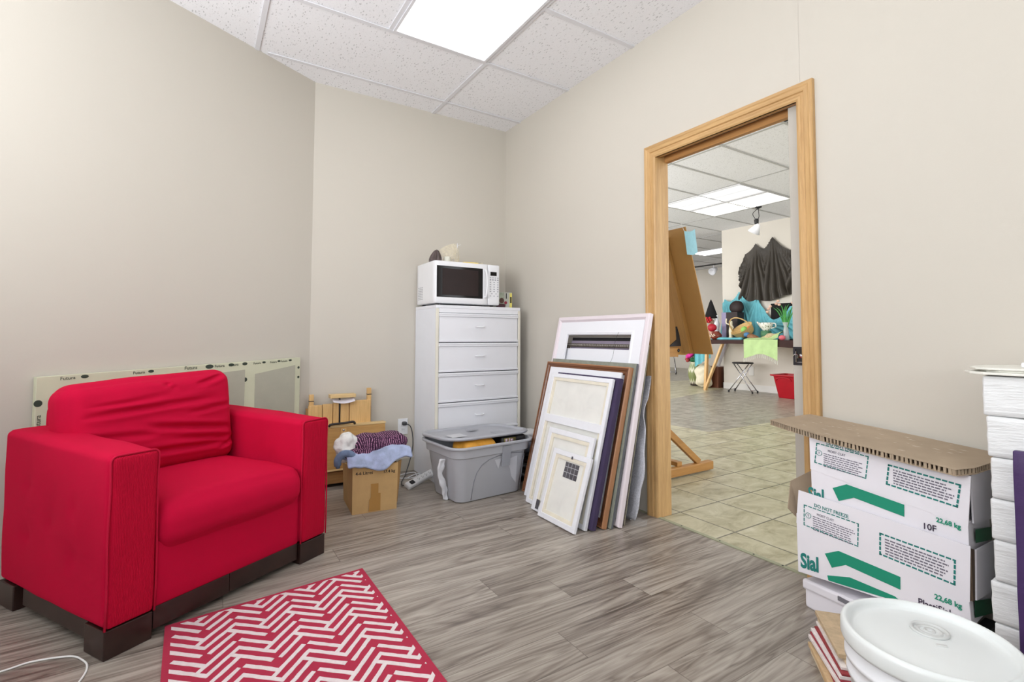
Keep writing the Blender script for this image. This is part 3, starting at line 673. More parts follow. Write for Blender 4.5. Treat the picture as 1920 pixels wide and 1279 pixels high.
# ------------------------------------------------------------------ chest of drawers
CX0, CX1, CY0, CY1 = 1.338, 2.012, 3.082, 3.455
t = thing('chest_of_drawers', 'tall white chest of drawers in the corner with a microwave on top', 'chest of drawers', (CX0, CY0, 0))
cw, cdp = CX1-CX0, CY1-CY0
m = MB(); m.box(0, .018, .004, cdp, 0, 1.160); m.box(cw-.018, cw, .004, cdp, 0, 1.160); m.box(.018, cw-.018, cdp-.006, cdp, 0, 1.16); m.box(.018, cw-.018, .03, cdp-.006, .03, .045); m.box(.018, cw-.018, .01, .03, .0, .10)
m.build('carcass', [P('grey_white_side', (232, 235, 242), .45, .015)], t, bevel=.001)
m = MB(); m.box(-.001, cw+.001, 0, cdp, 1.160, 1.182); m.box(.02, cw-.02, .0, .02, 1.130, 1.160); m.build('top', [WHITE], t, bevel=.003)
for xa, xb in ((-.001, .020), (cw-.020, cw+.001)): lab(MB().box(xa, xb, -.004, .006, 0, 1.158).build('stile', [CREAMEDGE], t, bevel=.003), 'cream edge strip')
for i in range(5):
    zt_ = 1.128-.2035*i; zb = zt_-.198
    if zb < 0: zb = .11
    m = MB(); m.box(.023, cw-.023, .002, .018, zb, zt_); m.box(.020, cw-.020, -.007, .002, zt_-.024, zt_-.002); m.box(.020, cw-.020, -.004, .002, zb+.0, zb+.014); m.box(.020, cw-.020, -.010, -.004, zt_-.012, zt_-.004)
    d_ = m.build('drawer', [WHITE], t, bevel=.0025)
    m = MB(); cx_, cz = cw/2-.005, (zt_+zb)/2+.008
    m.tube(bez([(cx_-.030, .002, cz), (cx_-.028, -.018, cz), (cx_, -.024, cz-.002), (cx_+.028, -.018, cz), (cx_+.030, .002, cz)], 5), .0042, 8); m.build('handle', [WPL], d_, smooth=True)
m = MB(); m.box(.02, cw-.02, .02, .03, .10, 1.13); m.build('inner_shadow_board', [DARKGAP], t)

# ------------------------------------------------------------------ microwave
t = thing('microwave', 'white microwave oven with a black door window on the chest of drawers', 'microwave', (1.334, 3.10, 1.185), (0, 0, R(-1)))
MW, MD, MH = .505, .34, .303
m = MB(); m.soft(0, MW, .014, MD, .010, MH, .008, (8, 8, 8)); m.build('housing', [WPL], t, smooth=True)
m = MB(); m.soft(.001, MW-.098, 0, .018, .010, MH-.001, .009, (8, 4, 8)); d_ = m.build('door', [WPL], t, smooth=True)
m = MB(); m.box(.014, .366, -.0015, .006, .052, .268); lab(m.build('door_window', [BLACKGL], d_, bevel=.002), 'black glass window')
m = MB(); m.box(.055, .33, -.0022, -.001, .068, .25); m.build('window_screen', [P('dark_brown_screen', (46, 36, 35), .3, .1, spec=.2)], d_)
m = MB(); m.tube(bez([(.385, 0, .255), (.386, -.016, .245), (.390, -.024, .16), (.386, -.018, .075), (.383, 0, .066)], 6), .0075, 10); m.build('door_handle', [WPL], d_, smooth=True)
m = MB(); m.soft(MW-.096, MW, .0, .018, .010, MH-.001, .009, (5, 4, 8)); c_ = m.build('control_panel', [WPL], t, smooth=True)
m = MB(); m.box(MW-.077, MW-.026, -.001, .002, .222, .25); lab(m.build('display', [BLACKGL], c_), 'small black clock display')
m = MB()
for r_ in range(9):
    z = .205-.0165*r_; nn_ = 4 if r_ < 2 else 3
    for k in range(nn_ if r_ != 7 else 2):
        x = MW-.082+.060*(k/(nn_-1)) if r_ != 7 else MW-.070+.034*k
        m.box(x, x+.011, -.0008, .001, z, z+.005 if r_ != 1 else z+.008)
m.build('keypad', [P('grey_keypad_print', (150, 152, 160), .5, 0)], c_)
m = MB()
for k in range(4):
    for j in range(8): m.box(-.0006, .001, .235+.022*k-.006, .235+.022*k+.006, .045+.012*j, .050+.012*j)
m.build('side_vent', [P('grey_vent', (120, 122, 128), .6, 0)], t)
for x in (.03, MW-.05):
    for y in (.04, MD-.05): MB().box(x, x+.02, y, y+.02, 0, .012).build('rubber_foot', [BLACKP], t)

# things on the microwave and chest
ZM = 1.185+MH
m = MB()
def pouch(u, v):
    a = 2*pi*u; rr_ = (.048*(1-v)**.55*(1-.25*(1-v)**6)+.002)*(1+.13*sin(a*9+v*2)); return (rr_*cos(a)*1.0+.012*v, rr_*sin(a)*.8, .096*v**.9)
m.grid(pouch, 72, 14)
tag(m.build('dark_pouch', [P('dark_brown_pouch', (84, 72, 70), .28, .35, 30)], smooth=True, loc=(1.395, 3.24, ZM)), 'dark brown fluted pouch at the left end of the microwave top', 'pouch')
t = thing('clear_food_bag', 'clear crumpled plastic bag standing open on the microwave', 'bag', (1.505, 3.25, ZM))
m = MB()
BAGF = mat_film('beige_bag_film', .62, (226, 214, 186), 22, .6)
m.add([(-.09, 0, .065), (-.03, .01, .045), (.02, -.01, .03), (.065, 0, .05), (.068, 0, .165), (.02, .004, .150), (-.04, .002, .125), (-.075, .0, .10)], [(0, 1, 6, 7), (1, 2, 5, 6), (2, 3, 4, 5)])
m.add([(.02, -.02, 0), (.10, .0, 0), (.068, .0, .165), (.05, -.03, .09)], [(0, 1, 3), (1, 2, 3)]); m.add([(-.06, .02, 0), (.02, -.02, 0), (.02, -.01, .06), (-.03, .01, .07)], [(0, 1, 2, 3)])
b_ = m.build('bag_film', [BAGF], t, smooth=True, subsurf=2)
m = MB(); m.tube([(.066, 0, .0), (.068, 0, .16)], .0022, 6); m.tube([(.066, 0, .14), (.10, .01, .155)], .0016, 6); m.build('seal_strip', [WPL], t)
m = MB(); m.lathe([(0, 0), (.022, 0), (.024, .01), (.024, .045), (.020, .052), (0, .052)], 20); t_ = m.build('white_jar', [P('cream_jar', (216, 214, 200), .4, .08, 40)], loc=(1.487, 3.235, ZM), smooth=True); tag(t_, 'small cream jar behind the clear bag on the microwave', 'jar')
m = MB(); m.soft(0, .12, 0, .05, 0, .022, .006, (8, 5, 4)); tag(m.build('yellow_packet', [P('yellow_packet_paper', (236, 212, 120), .5, .1, 20)], smooth=True, loc=(1.60, 3.20, ZM), rot=(0, 0, -.08)), 'flat yellow packet lying at the right of the microwave top', 'packet')
m = MB(); m.soft(0, .07, 0, .05, 0, .028, .01, (8, 5, 4), disp=crumple(.008, 30, 3)); tag(m.build('beige_wrapper', [BAGF], smooth=True, loc=(1.70, 3.21, ZM)), 'crumpled beige wrapper behind the yellow packet', 'wrapper')
t = thing('small_carton', 'small printed carton with a green and yellow end beside the microwave', 'box', (1.872, 3.17, 1.1825), (0, 0, R(-4)))
MB().box(0, .118, 0, .08, 0, .118).build('carton', [P('pale_grey_carton', (186, 188, 178), .5, .1, 20)], t, bevel=.002)
m = MB(); m.box(.004, .05, -.001, .002, .02, .115, 0); m.lathe([(0, -.001), (.02, -.001), (.02, .001)], 14, 1, face(.03, -.001, .055)); m.lathe([(0, -.001), (.012, -.001), (.012, .001)], 12, 2, face(.064, -.001, .04)); m.box(.066, .073, -.001, .001, .07, .112, 3); m.box(.097, .117, -.0012, .001, .004, .114, 4); m.box(.101, .113, -.002, .001, .04, .085, 3)
m.build('printed_picture', [P('carton_grey_green', (160, 168, 150), .5, .3, 30), P('carton_brown', (92, 66, 58), .5, .2, 30), P('carton_maroon', (150, 50, 70), .5, .1), P('carton_black', (40, 40, 44), .5, 0), P('carton_yellow', (222, 210, 110), .5, .03)], t)
m = MB(); m.soft(0, .06, 0, .05, 0, .03, .01, (6, 5, 4), disp=crumple(.008, 30, 8)); tag(m.build('dark_wrapper', [P('dark_maroon_wrapper', (66, 36, 44), .4, .3, 30)], smooth=True, loc=(1.845, 3.11, 1.183)), 'dark maroon wrapper on the chest between the microwave and the carton', 'wrapper')

# ------------------------------------------------------------------ grey storage tote
t = thing('storage_tote', 'grey plastic storage tote with a taped lid standing askew in front of the chest', 'storage tote', (1.50, 2.79, 0), (0, 0, R(4)))
def rr(hx, hy, r, z, n=7, wob=0):
    pts = []
    for cx, cy, a0 in ((hx-r, hy-r, 0), (-hx+r, hy-r, 90), (-hx+r, -hy+r, 180), (hx-r, -hy+r, 270)):
        pts += [(cx+r*cos(R(a0+90*k/n)), cy+r*sin(R(a0+90*k/n)), z) for k in range(n+1)]
    return pts
def loft(m, rings, mat=0, cap0=True, cap1=True):
    n = len(rings[0]); vs = [p for r_ in rings for p in r_]
    fs = [(i*n+k, i*n+(k+1) % n, (i+1)*n+(k+1) % n, (i+1)*n+k) for i in range(len(rings)-1) for k in range(n)]
    if cap0: fs.append(tuple(range(n-1, -1, -1)))
    if cap1: fs.append(tuple((len(rings)-1)*n+k for k in range(n)))
    m.add(vs, fs, mat)
m = MB()
loft(m, [rr(.215, .150, .05, 0), rr(.228, .162, .055, .006), rr(.262, .200, .07, .262), rr(.276, .212, .075, .268), rr(.280, .216, .075, .315), rr(.300, .235, .09, .320), rr(.302, .237, .09, .332), rr(.285, .222, .08, .334), rr(.262, .200, .07, .30), rr(.225, .16, .05, .02)], cap1=False)
m.add([p for p in rr(.225, .16, .05, .02)], [tuple(range(32))])
m.build('tub', [GREYT], t, smooth=True, bevel=.002)
m = MB()   # arch groove on the front
def fr(x, z): return (x, -(.162+(.200-.162)*(z/.262))-.0005, z)
m.tube([fr(x, z) for x, z in [(-.145, .012), (-.142, .06), (-.135, .12), (-.12, .17), (-.09, .21), (-.04, .238), (.03, .252), (.12, .257), (.21, .25)]], .0022, 6)
m.tube([fr(x, z) for x, z in [(.205, .01), (.212, .10), (.22, .24)]], .0018, 6)
m.build('arch_rib', [P('grey_groove', (128, 130, 138), .5, 0)], t, smooth=True)
m = MB()
def tilt(pts, dz0, kx, ky): return [(x, y, z+dz0+kx*x+ky*y) for x, y, z in pts]
loft(m, [tilt(rr(.303, .232, .13, -.016), .368, -.006, -.05), tilt(rr(.307, .238, .13, -.006), .368, -.006, -.05), tilt(rr(.303, .232, .13, .002), .368, -.006, -.05), tilt(rr(.285, .205, .11, .002), .368, -.006, -.05), tilt(rr(.278, .198, .11, -.009), .368, -.006, -.05)])
lid_ = m.build('lid', [GREYL], t, smooth=True, bevel=.002)
lid_.location = (.006, .035, 0)
m = MB()
TA = P('grey_tape', (158, 160, 168), .35, .03); TAL = P('light_tape', (196, 197, 202), .35, .03)
for bx_, mt_ in (((-.24, -.14, -.11, -.02, .3735, .3752), TAL), ((.03, .10, -.19, -.10, .378, .3797), TA), ((-.03, .04, .05, .10, .369, .3707), TA), ((-.285, -.262, -.10, -.03, .370, .3718), TAL)): MB().box(*bx_).build('tape', [mt_], t)
m.hexa([(.045, -.206, .185), (.105, -.206, .185), (.105, -.203, .185), (.045, -.203, .185), (.045, -.224, .31), (.105, -.224, .31), (.105, -.215, .31), (.045, -.215, .31)])
m.build('tape', [TA, TAL], t)
m = MB(); m.add([fr(.09, .22), fr(.17, .235), fr(.175, .06), fr(.135, .11), fr(.12, .16)], [(0, 1, 2, 3, 4)]); m.M = Matrix.Translation((0, -.0022, 0))
m.add([fr(.0, .23), fr(.05, .235), fr(.03, .17)], [(0, 1, 2)]); m.build('scuff_marks', [P('pale_scuff', (202, 203, 210), .4, .02)], t)
m = MB(); m.soft(-.017, .017, -.007, .007, 0, .25, .006, (8, 6, 30), disp=lambda p, n, q: n*(.016*noise.noise(p*24))+Vector((-.050*(p.z/.27)+.012*sin(p.z*30), -.03*(p.z/.27)+.012*(1-abs(p.z-.05)*4), 0)), M=Matrix.Translation((-.255, -.055, .004)))
tag(m.build('white_plastic_strip', [P('crumpled_white_film', (226, 228, 234), .3, .06, 30, bump=.9, bs=50)], smooth=True), 'x', 'x')
o = bpy.data.objects['white_plastic_strip']; o.parent = t; del o['label']; del o['category']
o['label'] = 'crumpled white plastic hanging from the broken left corner'
m = MB(); m.soft(-.20, .04, -.19, .0, .20, .357, .05, (14, 10, 8), (0, 0, .004), crumple(.008, 14, 2))
o = m.build('orange_bag', [P('orange_fabric', (240, 172, 66), .6, .18, 14, bump=.4, bs=40)], smooth=True, subsurf=1, loc=(1.50, 2.79, 0), rot=(0, 0, R(4)))
tag(o, 'orange yellow bag bulging out under the tote lid', 'bag')
m = MB(); m.soft(.06, .25, -.185, 0, .20, .357, .02, (10, 8, 6), disp=crumple(.004, 12, 3)); m.box(.075, .165, -.188, -.184, .315, .347, 1); m.box(.085, .10, -.19, -.186, .32, .343, 2); m.box(.11, .118, -.19, -.186, .318, .345, 2); m.box(.124, .142, -.19, -.186, .325, .34, 2)
o = m.build('black_sack', [BLACKP, P('sack_green_gold', (120, 110, 60), .5, .3, 60), P('sack_pink_print', (206, 180, 196), .5, 0)], smooth=True, loc=(1.50, 2.79, 0), rot=(0, 0, R(4)))
tag(o, 'black printed sack inside the right side of the grey tote', 'sack')
# things between the tote and the frames
t = thing('stacked_trays', 'small stack of glassy trays and grey bowls squeezed between the tote and the frames', 'trays', (1.925, 2.86, 0), (0, 0, .1))
for k, (z, c) in enumerate(((.0, BLACKP), (.03, GREYT), (.062, BLACKP), (.09, GREYT), (.125, P('maroon_tray', (84, 46, 48), .3, .2)), (.155, BLACKP))):
    m = MB(); loft(m, [rr(.065, .085, .03, z), rr(.082, .105, .04, z+.02), rr(.086, .109, .04, z+.024), rr(.06, .08, .03, z+.018)]); m.build('tray', [c], t, smooth=True)
m = MB(); m.lathe([(0, .18), (.05, .18), (.075, .22), (.085, .262), (.08, .262), (.0, .20)], 24); m.build('bowl', [P('smoky_bowl', (150, 154, 170), .2, .1)], t, smooth=True)
m = MB(); m.soft(1.83, 2.02, 2.78, 2.95, .262, .318, .01, (6, 6, 4)); tag(m.build('white_box', [WPL], smooth=True), 'white plastic container resting on the trays behind the picture frames', 'container')

# ------------------------------------------------------------------ frames and canvases leaning on the right wall
def leaning(name, label, cat, Xb, Yr, wd, Xt, ztop, t_):
    th = math.atan2(Xt-Xb, ztop); L = math.hypot(Xt-Xb, ztop)
    o = thing(name, label, cat, (Xb, Yr+wd, t_*sin(th)+.0005), (-th, 0, -pi/2), 'frames and canvases leaning by the doorway')
    return o, L
def canvas_back(name, label, Xb, Yr, wd, Xt, ztop, t_, barw, barmat, cross=None, side=None, film=True, inner=CANVAS):
    t, L = leaning(name, label, 'canvas', Xb, Yr, wd, Xt, ztop, t_)
    m = MB(); m.ring(0, 0, wd, L, [(0, 0), (barw*.55, -.001), (barw*.6, .001), (barw*.6, t_), (0, t_)]); m.build('canvas_fold', [side or FRWHITE], t, bevel=.0015)
    m = MB(); m.ring(barw*.6, barw*.6, wd-barw*.6, L-barw*.6, [(0, .002), (barw*.4, .004), (barw*.4, t_-.003), (0, t_-.003)])
    if cross: MB().box(barw*.6, wd-barw*.6, -.001, t_-.006, cross, cross+.045).build('cross_bar', [FRWHITE], t, bevel=.002)
    m.build('stretcher_bars', [STRETCH], t)
    m = MB(); m.box(barw, wd-barw, t_-.005, t_-.001, barw, L-barw); m.build('canvas', [inner], t)
    if film:
        m = MB(); m.soft(-.002, wd+.002, -.004, t_+.001, -.0005, L+.002, .003, (16, 2, 24), disp=lambda p, n, q: n*(.0018*noise.noise(p*22))); m.build('plastic_wrap', [FILM], t, smooth=True)
    return t, L
t, L = canvas_back('small_canvas', 'smallest wrapped canvas back with a dark label, foremost of the leaning stack', 1.568, 1.922, .308, 1.684, .348, .016, .045, None)
m = MB(); m.box(.115, .225, .0098, .0108, .235, .315); m.box(.162, .175, -.0022, -.0012, .335, .350)
for z in (.262, .29): m.box(.113, .227, .0092, .0100, z, z+.003, 1)
for x in (.14, .168, .196): m.box(x, x+.002, .0092, .0100, .233, .317, 1)
lab(m.build('label', [P('label_dark', (62, 58, 66), .5, .25, 60), P('label_lines', (180, 178, 184), .5, 0)], t), 'dark rectangular sticker')
t, L = canvas_back('wrapped_canvas', 'cream wrapped canvas back standing just behind the smallest one', 1.598, 1.950, .385, 1.731, .443, .016, .05, None)
m = MB(); m.box(.038, .066, -.0030, -.0018, .012, .062); lab(m.build('label', [P('label_dark', (62, 58, 66), .5, .25, 60)], t), 'dark corner sticker')
canvas_back('double_canvas', 'white wrapped canvas with a cross bar and two openings, third from the front', 1.640, 1.925, .527, 1.838, .742, .018, .04, None, cross=.478)
m = MB(); t, L = leaning('purple_canvas', 'deep canvas with purple painted sides behind the white cross bar canvas', 'canvas', 1.664, 1.900, .53, 1.865, .745, .03)
m.soft(0, .53, 0, .03, 0, L, .004, (4, 3, 4)); m.build('canvas_block', [PURP], t, smooth=False)
t, L = leaning('white_board', 'plain white board standing in front of the brown frame', 'board', 1.702, 1.93, .632, 1.908, .775, .010)
MB().box(0, .632, 0, .010, 0, L).build('board', [FRWHITE], t, bevel=.001)
t, L = leaning('brown_picture_frame', 'brown moulded wooden picture frame', 'picture frame', 1.728, 1.893, .735, 1.930, .800, .028); t['label'] = 'brown wooden picture frame with stepped moulding, behind the plain white board'
m = MB(); m.ring(0, 0, .735, L, [(0, .004), (.006, 0), (.016, .003), (.022, .008), (.034, .010), (.042, .014), (.042, .022), (0, .026)]); m.build('moulding', [BROWNFR], t)
m = MB(); m.ring(-.001, -.0, .736, L+.001, [(0, .002), (.007, -.001), (.007, .006), (0, .028)]); lab(m.build('outer_edge', [TANFR], t), 'lighter tan outer edge')
m = MB(); m.box(.04, .695, .018, .024, .04, L-.04); m.build('backing', [FRWHITE], t)
t, L = leaning('grey_green_frame', 'thin grey green picture frame just behind the brown one', 'picture frame', 1.770, 1.880, .73, 1.962, .822, .018)
m = MB(); m.ring(0, 0, .73, L, [(0, 0), (.03, .002), (.03, .016), (0, .018)]); m.build('moulding', [P('grey_green_paint', (140, 144, 132), .5, .15, 30)], t)
m = MB(); m.ring(-.001, 0, .731, L+.001, [(0, .006), (.004, .005), (.004, .018), (0, .018)]); m.build('dark_edge', [P('dark_grey_edge', (88, 90, 96), .5, .1)], t)
m = MB(); m.box(.028, .70, .008, .012, .028, L-.028); m.build('backing', [FRWHITE], t)
# the tall pinkish frame
t, L = leaning('tall_white_frame', 'tallest frame, white with a wide liner, pinkish edge and an open window', 'picture frame', 1.808, 1.865, .80, 2.052, 1.092, .030)
m = MB(); m.ring(0, 0, .80, L, [(0, .006), (.006, 0), (.022, .0), (.030, .008), (.034, .012), (.034, .020), (0, .030)]); m.build('moulding', [FRPINK], t)
m = MB(); m.ring(.034, .034, .766, L-.034, [(0, .010), (.062, .009), (.070, .004), (.082, .006), (.086, .016), (0, .022)]); m.build('liner', [FRWHITE], t)
m = MB(); m.tube(bez([(.585, .004, L-.105), (.575, -.002, L-.16), (.57, .002, L-.25), (.545, -.006, L-.32), (.51, -.01, L-.37)], 6), .0008, 5); m.build('hanging_wire', [STEELK], t)
t, L = leaning('white_backed_canvas', 'white backed canvas showing through the window of the tallest frame', 'canvas', 1.842, 1.90, .68, 2.043, .893, .006)
MB().box(0, .68, 0, .006, 0, L).build('board', [FRWHITE], t, bevel=.001)
t, L = leaning('ornate_frame', 'dark ornate beaded frame behind the tallest white frame', 'picture frame', 1.862, 1.885, .70, 2.060, .924, .012)
m = MB(); m.ring(0, 0, .70, L, [(0, .002), (.006, 0), (.018, .0), (.022, .004), (.022, .012), (0, .012)]); mo = m.build('moulding', [P('dark_bronze', (96, 88, 80), .35, .4, 90, bump=.9, bs=120)], t)
m = MB()
for k in range(64): m.lathe([(0, .004), (.004, .002), (.005, 0)], 6, 0, face(.70-.010, 0, .012+k*(L-.02)/64)); 
for k in range(46): m.lathe([(0, .004), (.004, .002), (.005, 0)], 6, 0, face(.012+k*.015, 0, L-.010))
m.build('beading', [P('silver_bead', (170, 166, 160), .3, .3, 90)], t, smooth=True); m = MB(); m.ring(-.001, 0, .701, L+.001, [(0, .009), (.004, .008), (.004, .012), (0, .012)]); m.build('pale_edge', [P('pale_olive_edge', (172, 166, 142), .5, .05)], t)
t, L = leaning('lilac_board', 'lilac grey board between the ornate frame and the black board', 'board', 1.893, 1.90, .66, 2.079, .942, .006); MB().box(0, .62, 0, .006, 0, L).build('board', [P('lilac_grey', (150, 140, 158), .6, .05)], t)
t, L = leaning('black_board', 'black board rearmost of the leaning stack', 'board', 1.914, 1.905, .66, 2.092, .962, .006); MB().box(0, .64, 0, .006, 0, L).build('board', [P('black_board_paint', (26, 24, 28), .5, .1)], t)
t, L = leaning('bubble_wrapped_board', 'silvery bubble wrapped sheet at the door side of the leaning frames', 'bubble wrap', 1.948, 1.868, .60, 2.096, .755, .010)
MB().box(.03, .55, .001, .008, 0, L-.02).build('board', [P('silver_backing', (170, 172, 180), .4, .05)], t)
m = MB(); BUB = P('bubble_wrap_film', (206, 207, 216), .16, .22, 130, bump=1.0, bs=260, spec=.9)
m.grid(lambda u, v: (.40+.186*u+u**3*(.045*sin(pi*min(1, v*1.4))-.01*v+.005*sin(v*23)), -.004-.030*sin(pi*v)*u**2-.010*u*noise.noise(Vector((u*4, v*9, 1))), .008+v*(L-.01)), 24, 60)
o = m.build('bubble_wrap', [BUB], t, smooth=True); sm = o.modifiers.new('solid', 'SOLIDIFY'); sm.thickness = .004
m = MB(); m.soft(-.015, .015, -.045, .03, 0, .035, .008, (5, 8, 4), disp=crumple(.012, 40, 4)); tag(m.build('film_scrap', [FILM], smooth=True, loc=(1.925, 1.838, .002), rot=(0, 0, .5)), 'scrap of clear wrapping film on the floor beside the door jamb', 'plastic scrap')

# ------------------------------------------------------------------ boxes at the right
BROT = math.atan2(-.99909, .0425)
BX = (1.84, .99, 0)
def prints(kind, x0=0, dy=-.001):
    return face
def small_lines(m, x0, z0, x1, slope, n, lh, h_, seed):
    r_ = random.Random(seed)
    for i in range(n):
        x = x0; z = z0-i*lh; xe = x1-r_.uniform(0, .02)
        while x < xe:
            w_ = r_.uniform(.004, .014); w_ = min(w_, xe-x)
            zz = z+slope*(x-x0)
            m.add([(x, -.0012, zz), (x+w_, -.0012, zz+slope*w_), (x+w_, -.0012, zz+slope*w_+h_), (x, -.0012, zz+h_)], [(0, 1, 2, 3)], 1)
            x += w_+r_.uniform(.0015, .003)
def dashed_frame(m, pts, wd, mat=0, dash=.012, gap=.003):
    for i in range(4):
        a, b = Vector(pts[i]), Vector(pts[(i+1) % 4]); L = (b-a).length; d = (b-a)/L; n_ = Vector((-d.y, d.x))*wd/2; t_ = -wd/2
        while t_ < L:
            e = min(L+wd/2, t_+dash); p, q = a+d*t_, a+d*e
            m.add([(p.x-n_.x, -.0011, p.y-n_.y), (q.x-n_.x, -.0011, q.y-n_.y), (q.x+n_.x, -.0011, q.y+n_.y), (p.x+n_.x, -.0011, p.y+n_.y)], [(0, 1, 2, 3)], mat); t_ = e+gap
def poly(m, pts, mat=0, y=-.0011): m.add([(x, y, z) for x, z in pts], [tuple(range(len(pts)))], mat)
# lowest box
t = thing('low_white_box', 'low white box on the floor, lowest of the clay box stack', 'box', (1.872, .985, 0), (0, 0, BROT+R(-14)))
m = MB(); m.hexa([(0, 0, 0), (.44, 0, 0), (.44, .17, 0), (0, .17, 0), (0, 0, .088), (.44, 0, .112), (.44, .17, .112), (0, .17, .088)]); m.build('carton', [CARDW], t, bevel=.008)
m = MB(); m.hexa([(-.006, -.006, .062), (.445, -.006, .085), (.445, .172, .085), (-.006, .172, .062), (-.006, -.006, .098), (.445, -.006, .122), (.445, .172, .122), (-.006, .172, .098)]); m.build('lid', [CARDW], t, bevel=.008)
m = MB(); m.box(.13, .20, -.0085, -.004, .086, .100); m.build('hand_hole', [P('grey_slot', (120, 118, 124), .7, 0)], t)
# middle clay box
t = thing('clay_carton', 'white clay carton marked 22,68 kg below another one, its front flap raised', 'box', BX, (0, 0, BROT), None)
m = MB(); D2 = .235
m.hexa([(0, 0, .128), (.470, 0, .150), (.470, D2, .150), (0, D2, .128), (-.002, 0, .335), (.466, 0, .226), (.466, D2, .226), (0, D2, .30)]); m.build('carton', [CARDW], t, bevel=.002)
m = MB(); m.hexa([(-.002, -.0005, .30), (.467, -.0005, .222), (.467, .004, .222), (-.002, .004, .30), (.008, -.0005, .418), (.473, -.0005, .378), (.473, .004, .378), (.008, .004, .418)]); m.build('front_flap', [CARDW], t)
m = MB(); m.hexa([(.474, .02, .225), (.478, .02, .225), (.478, D2, .20), (.474, D2, .20), (.474, .035, .362), (.478, .035, .362), (.478, D2, .345), (.474, D2, .345)]); m.build('end_flap', [CARDW], t)
m = MB(); m.hexa([(.4655, .004, .225), (.4735, .004, .225), (.4735, .028, .225), (.4655, .028, .225), (.4665, .004, .372), (.4735, .004, .372), (.4735, .034, .362), (.4665, .034, .362)]); m.build('open_edge', [CARDD], t)
m = MB(); m.add([(.4712, .026, .173), (.4712, .21, .130), (.4712, .216, .172), (.4712, .03, .219)], [(0, 1, 2, 3)]); m.build('end_stripe', [PRGD], t)
m = MB()
m.add([(-.004, .03, .30), (-.030, -.005, .345), (-.045, .05, .43), (-.004, .16, .47)], [(0, 1, 2, 3)]); o = m.build('side_flap', [CARDK], t); sm = o.modifiers.new('s', 'SOLIDIFY'); sm.thickness = .004
m = MB()
dashed_frame(m, [(.027, .371), (.195, .356), (.192, .283), (.025, .301)], .0035); dashed_frame(m, [(.256, .345), (.438, .327), (.435, .258), (.254, .280)], .005)
text(m, 'DO NOT FREEZE', face(.060, -.0014, .3745, -.088), .0165, 0, off=.01, sx=.86); text(m, 'MOIST CLAY', face(.068, -.0014, .346, -.09), .012, 1, sx=.8)
small_lines(m, .055, .338, .185, -.09, 7, .0075, .003, 3); small_lines(m, .268, .329, .428, -.10, 6, .0088, .0042, 5)
m.ring(0, 0, 0, 0, [(0, 0), (0, 0), (0, 0)]) if False else None
m.tube([(.040+.009*cos(a*pi/8), -.0015, .338+.009*sin(a*pi/8)) for a in range(16)], .0008, 5, True, 0); text(m, 'T', face(.0365, -.0014, .3335), .011, 1)
poly(m, [(.091, .224), (.134, .248), (.306, .229), (.305, .190), (.155, .209), (.112, .184)][::-1] if False else [(.112, .184), (.155, .209), (.305, .190), (.306, .229), (.134, .248), (.091, .224)], 2)
poly(m, [(.100, .137), (.150, .140), (.31, .152), (.29, .164), (.166, .173), (.097, .153)], 2)
text(m, 'Sial', face(.010, -.0014, .150, .05), .070, 0, off=.035, sx=.66)
text(m, '22,68 kg', face(.388, -.0014, .199, -.05), .021, 2, off=.03, sx=.86); text(m, 'PlastiSial', face(.348, -.0014, .166, -.03), .027, 3, off=.012, sx=.84)
m.build('printing', [PRT, P('grey_violet_print', (112, 108, 122), .6, 0), PRG, PRV], t)
# top clay box
t = thing('clay_carton', 'topmost white clay carton marked 10F, under the corrugated sheet', 'box', (BX[0]+.006, BX[1], 0), (0, 0, BROT))
m = MB(); D3 = .225
m.hexa([(.048, .006, .345), (.467, .006, .300), (.467, D3, .300), (.048, D3, .345), (.045, .006, .540), (.467, .006, .440), (.467, D3, .44), (.045, D3, .54)])
m.build('carton', [CARDW], t, bevel=.002)
m = MB(); m.hexa([(.045, .0045, .50), (.467, .0045, .430), (.467, .010, .430), (.045, .010, .50), (.044, .0045, .612), (.477, .0045, .574), (.477, .010, .574), (.044, .010, .612)]); m.build('front_flap', [CARDW], t)
m = MB(); m.hexa([(.470, .03, .435), (.474, .03, .435), (.474, D3, .41), (.470, D3, .41), (.470, .02, .572), (.474, .02, .572), (.474, D3, .59), (.470, D3, .59)]); m.hexa([(.046, .02, .5), (.050, .02, .5), (.050, D3, .5), (.046, D3, .5), (.045, .02, .608), (.049, .02, .608), (.049, D3, .618), (.045, D3, .618)]); m.hexa([(.046, D3-.004, .5), (.47, D3-.004, .42), (.47, D3, .42), (.046, D3, .5), (.045, D3-.004, .618), (.47, D3-.004, .59), (.47, D3, .59), (.045, D3, .618)]); m.build('end_flap', [CARDW], t)
m = MB(); m.add([(.4722, .048, .375), (.4722, .215, .348), (.4722, .215, .386), (.4722, .048, .414)], [(0, 1, 2, 3)]); m.M = Matrix.Translation((-.0035, 0, 0)); m.build('end_stripe', [PRGD], t)
m = MB(); m.M = Matrix.Translation((0, .0045, 0))
dashed_frame(m, [(.069, .595), (.225, .579), (.216, .507), (.061, .527)], .0035); dashed_frame(m, [(.281, .564), (.453, .543), (.444, .479), (.274, .503)], .005)
text(m, 'DO NOT FREEZE', face(.100, -.0014, .5955, -.10), .0160, 0, off=.01, sx=.84); text(m, 'MOIST CLAY', face(.104, -.0014, .571, -.10), .012, 1, sx=.8)
small_lines(m, .090, .562, .212, -.10, 7, .0072, .003, 13); small_lines(m, .292, .549, .440, -.125, 6, .0082, .0040, 15)
m.tube([(.076+.009*cos(a*pi/8), -.0015, .563+.009*sin(a*pi/8)) for a in range(16)], .0008, 5, True, 0); text(m, 'T', face(.0725, -.0014, .5585), .011, 1)
m.build('printing', [PRT, P('grey_violet_print', (112, 108, 122), .6, 0)], t)
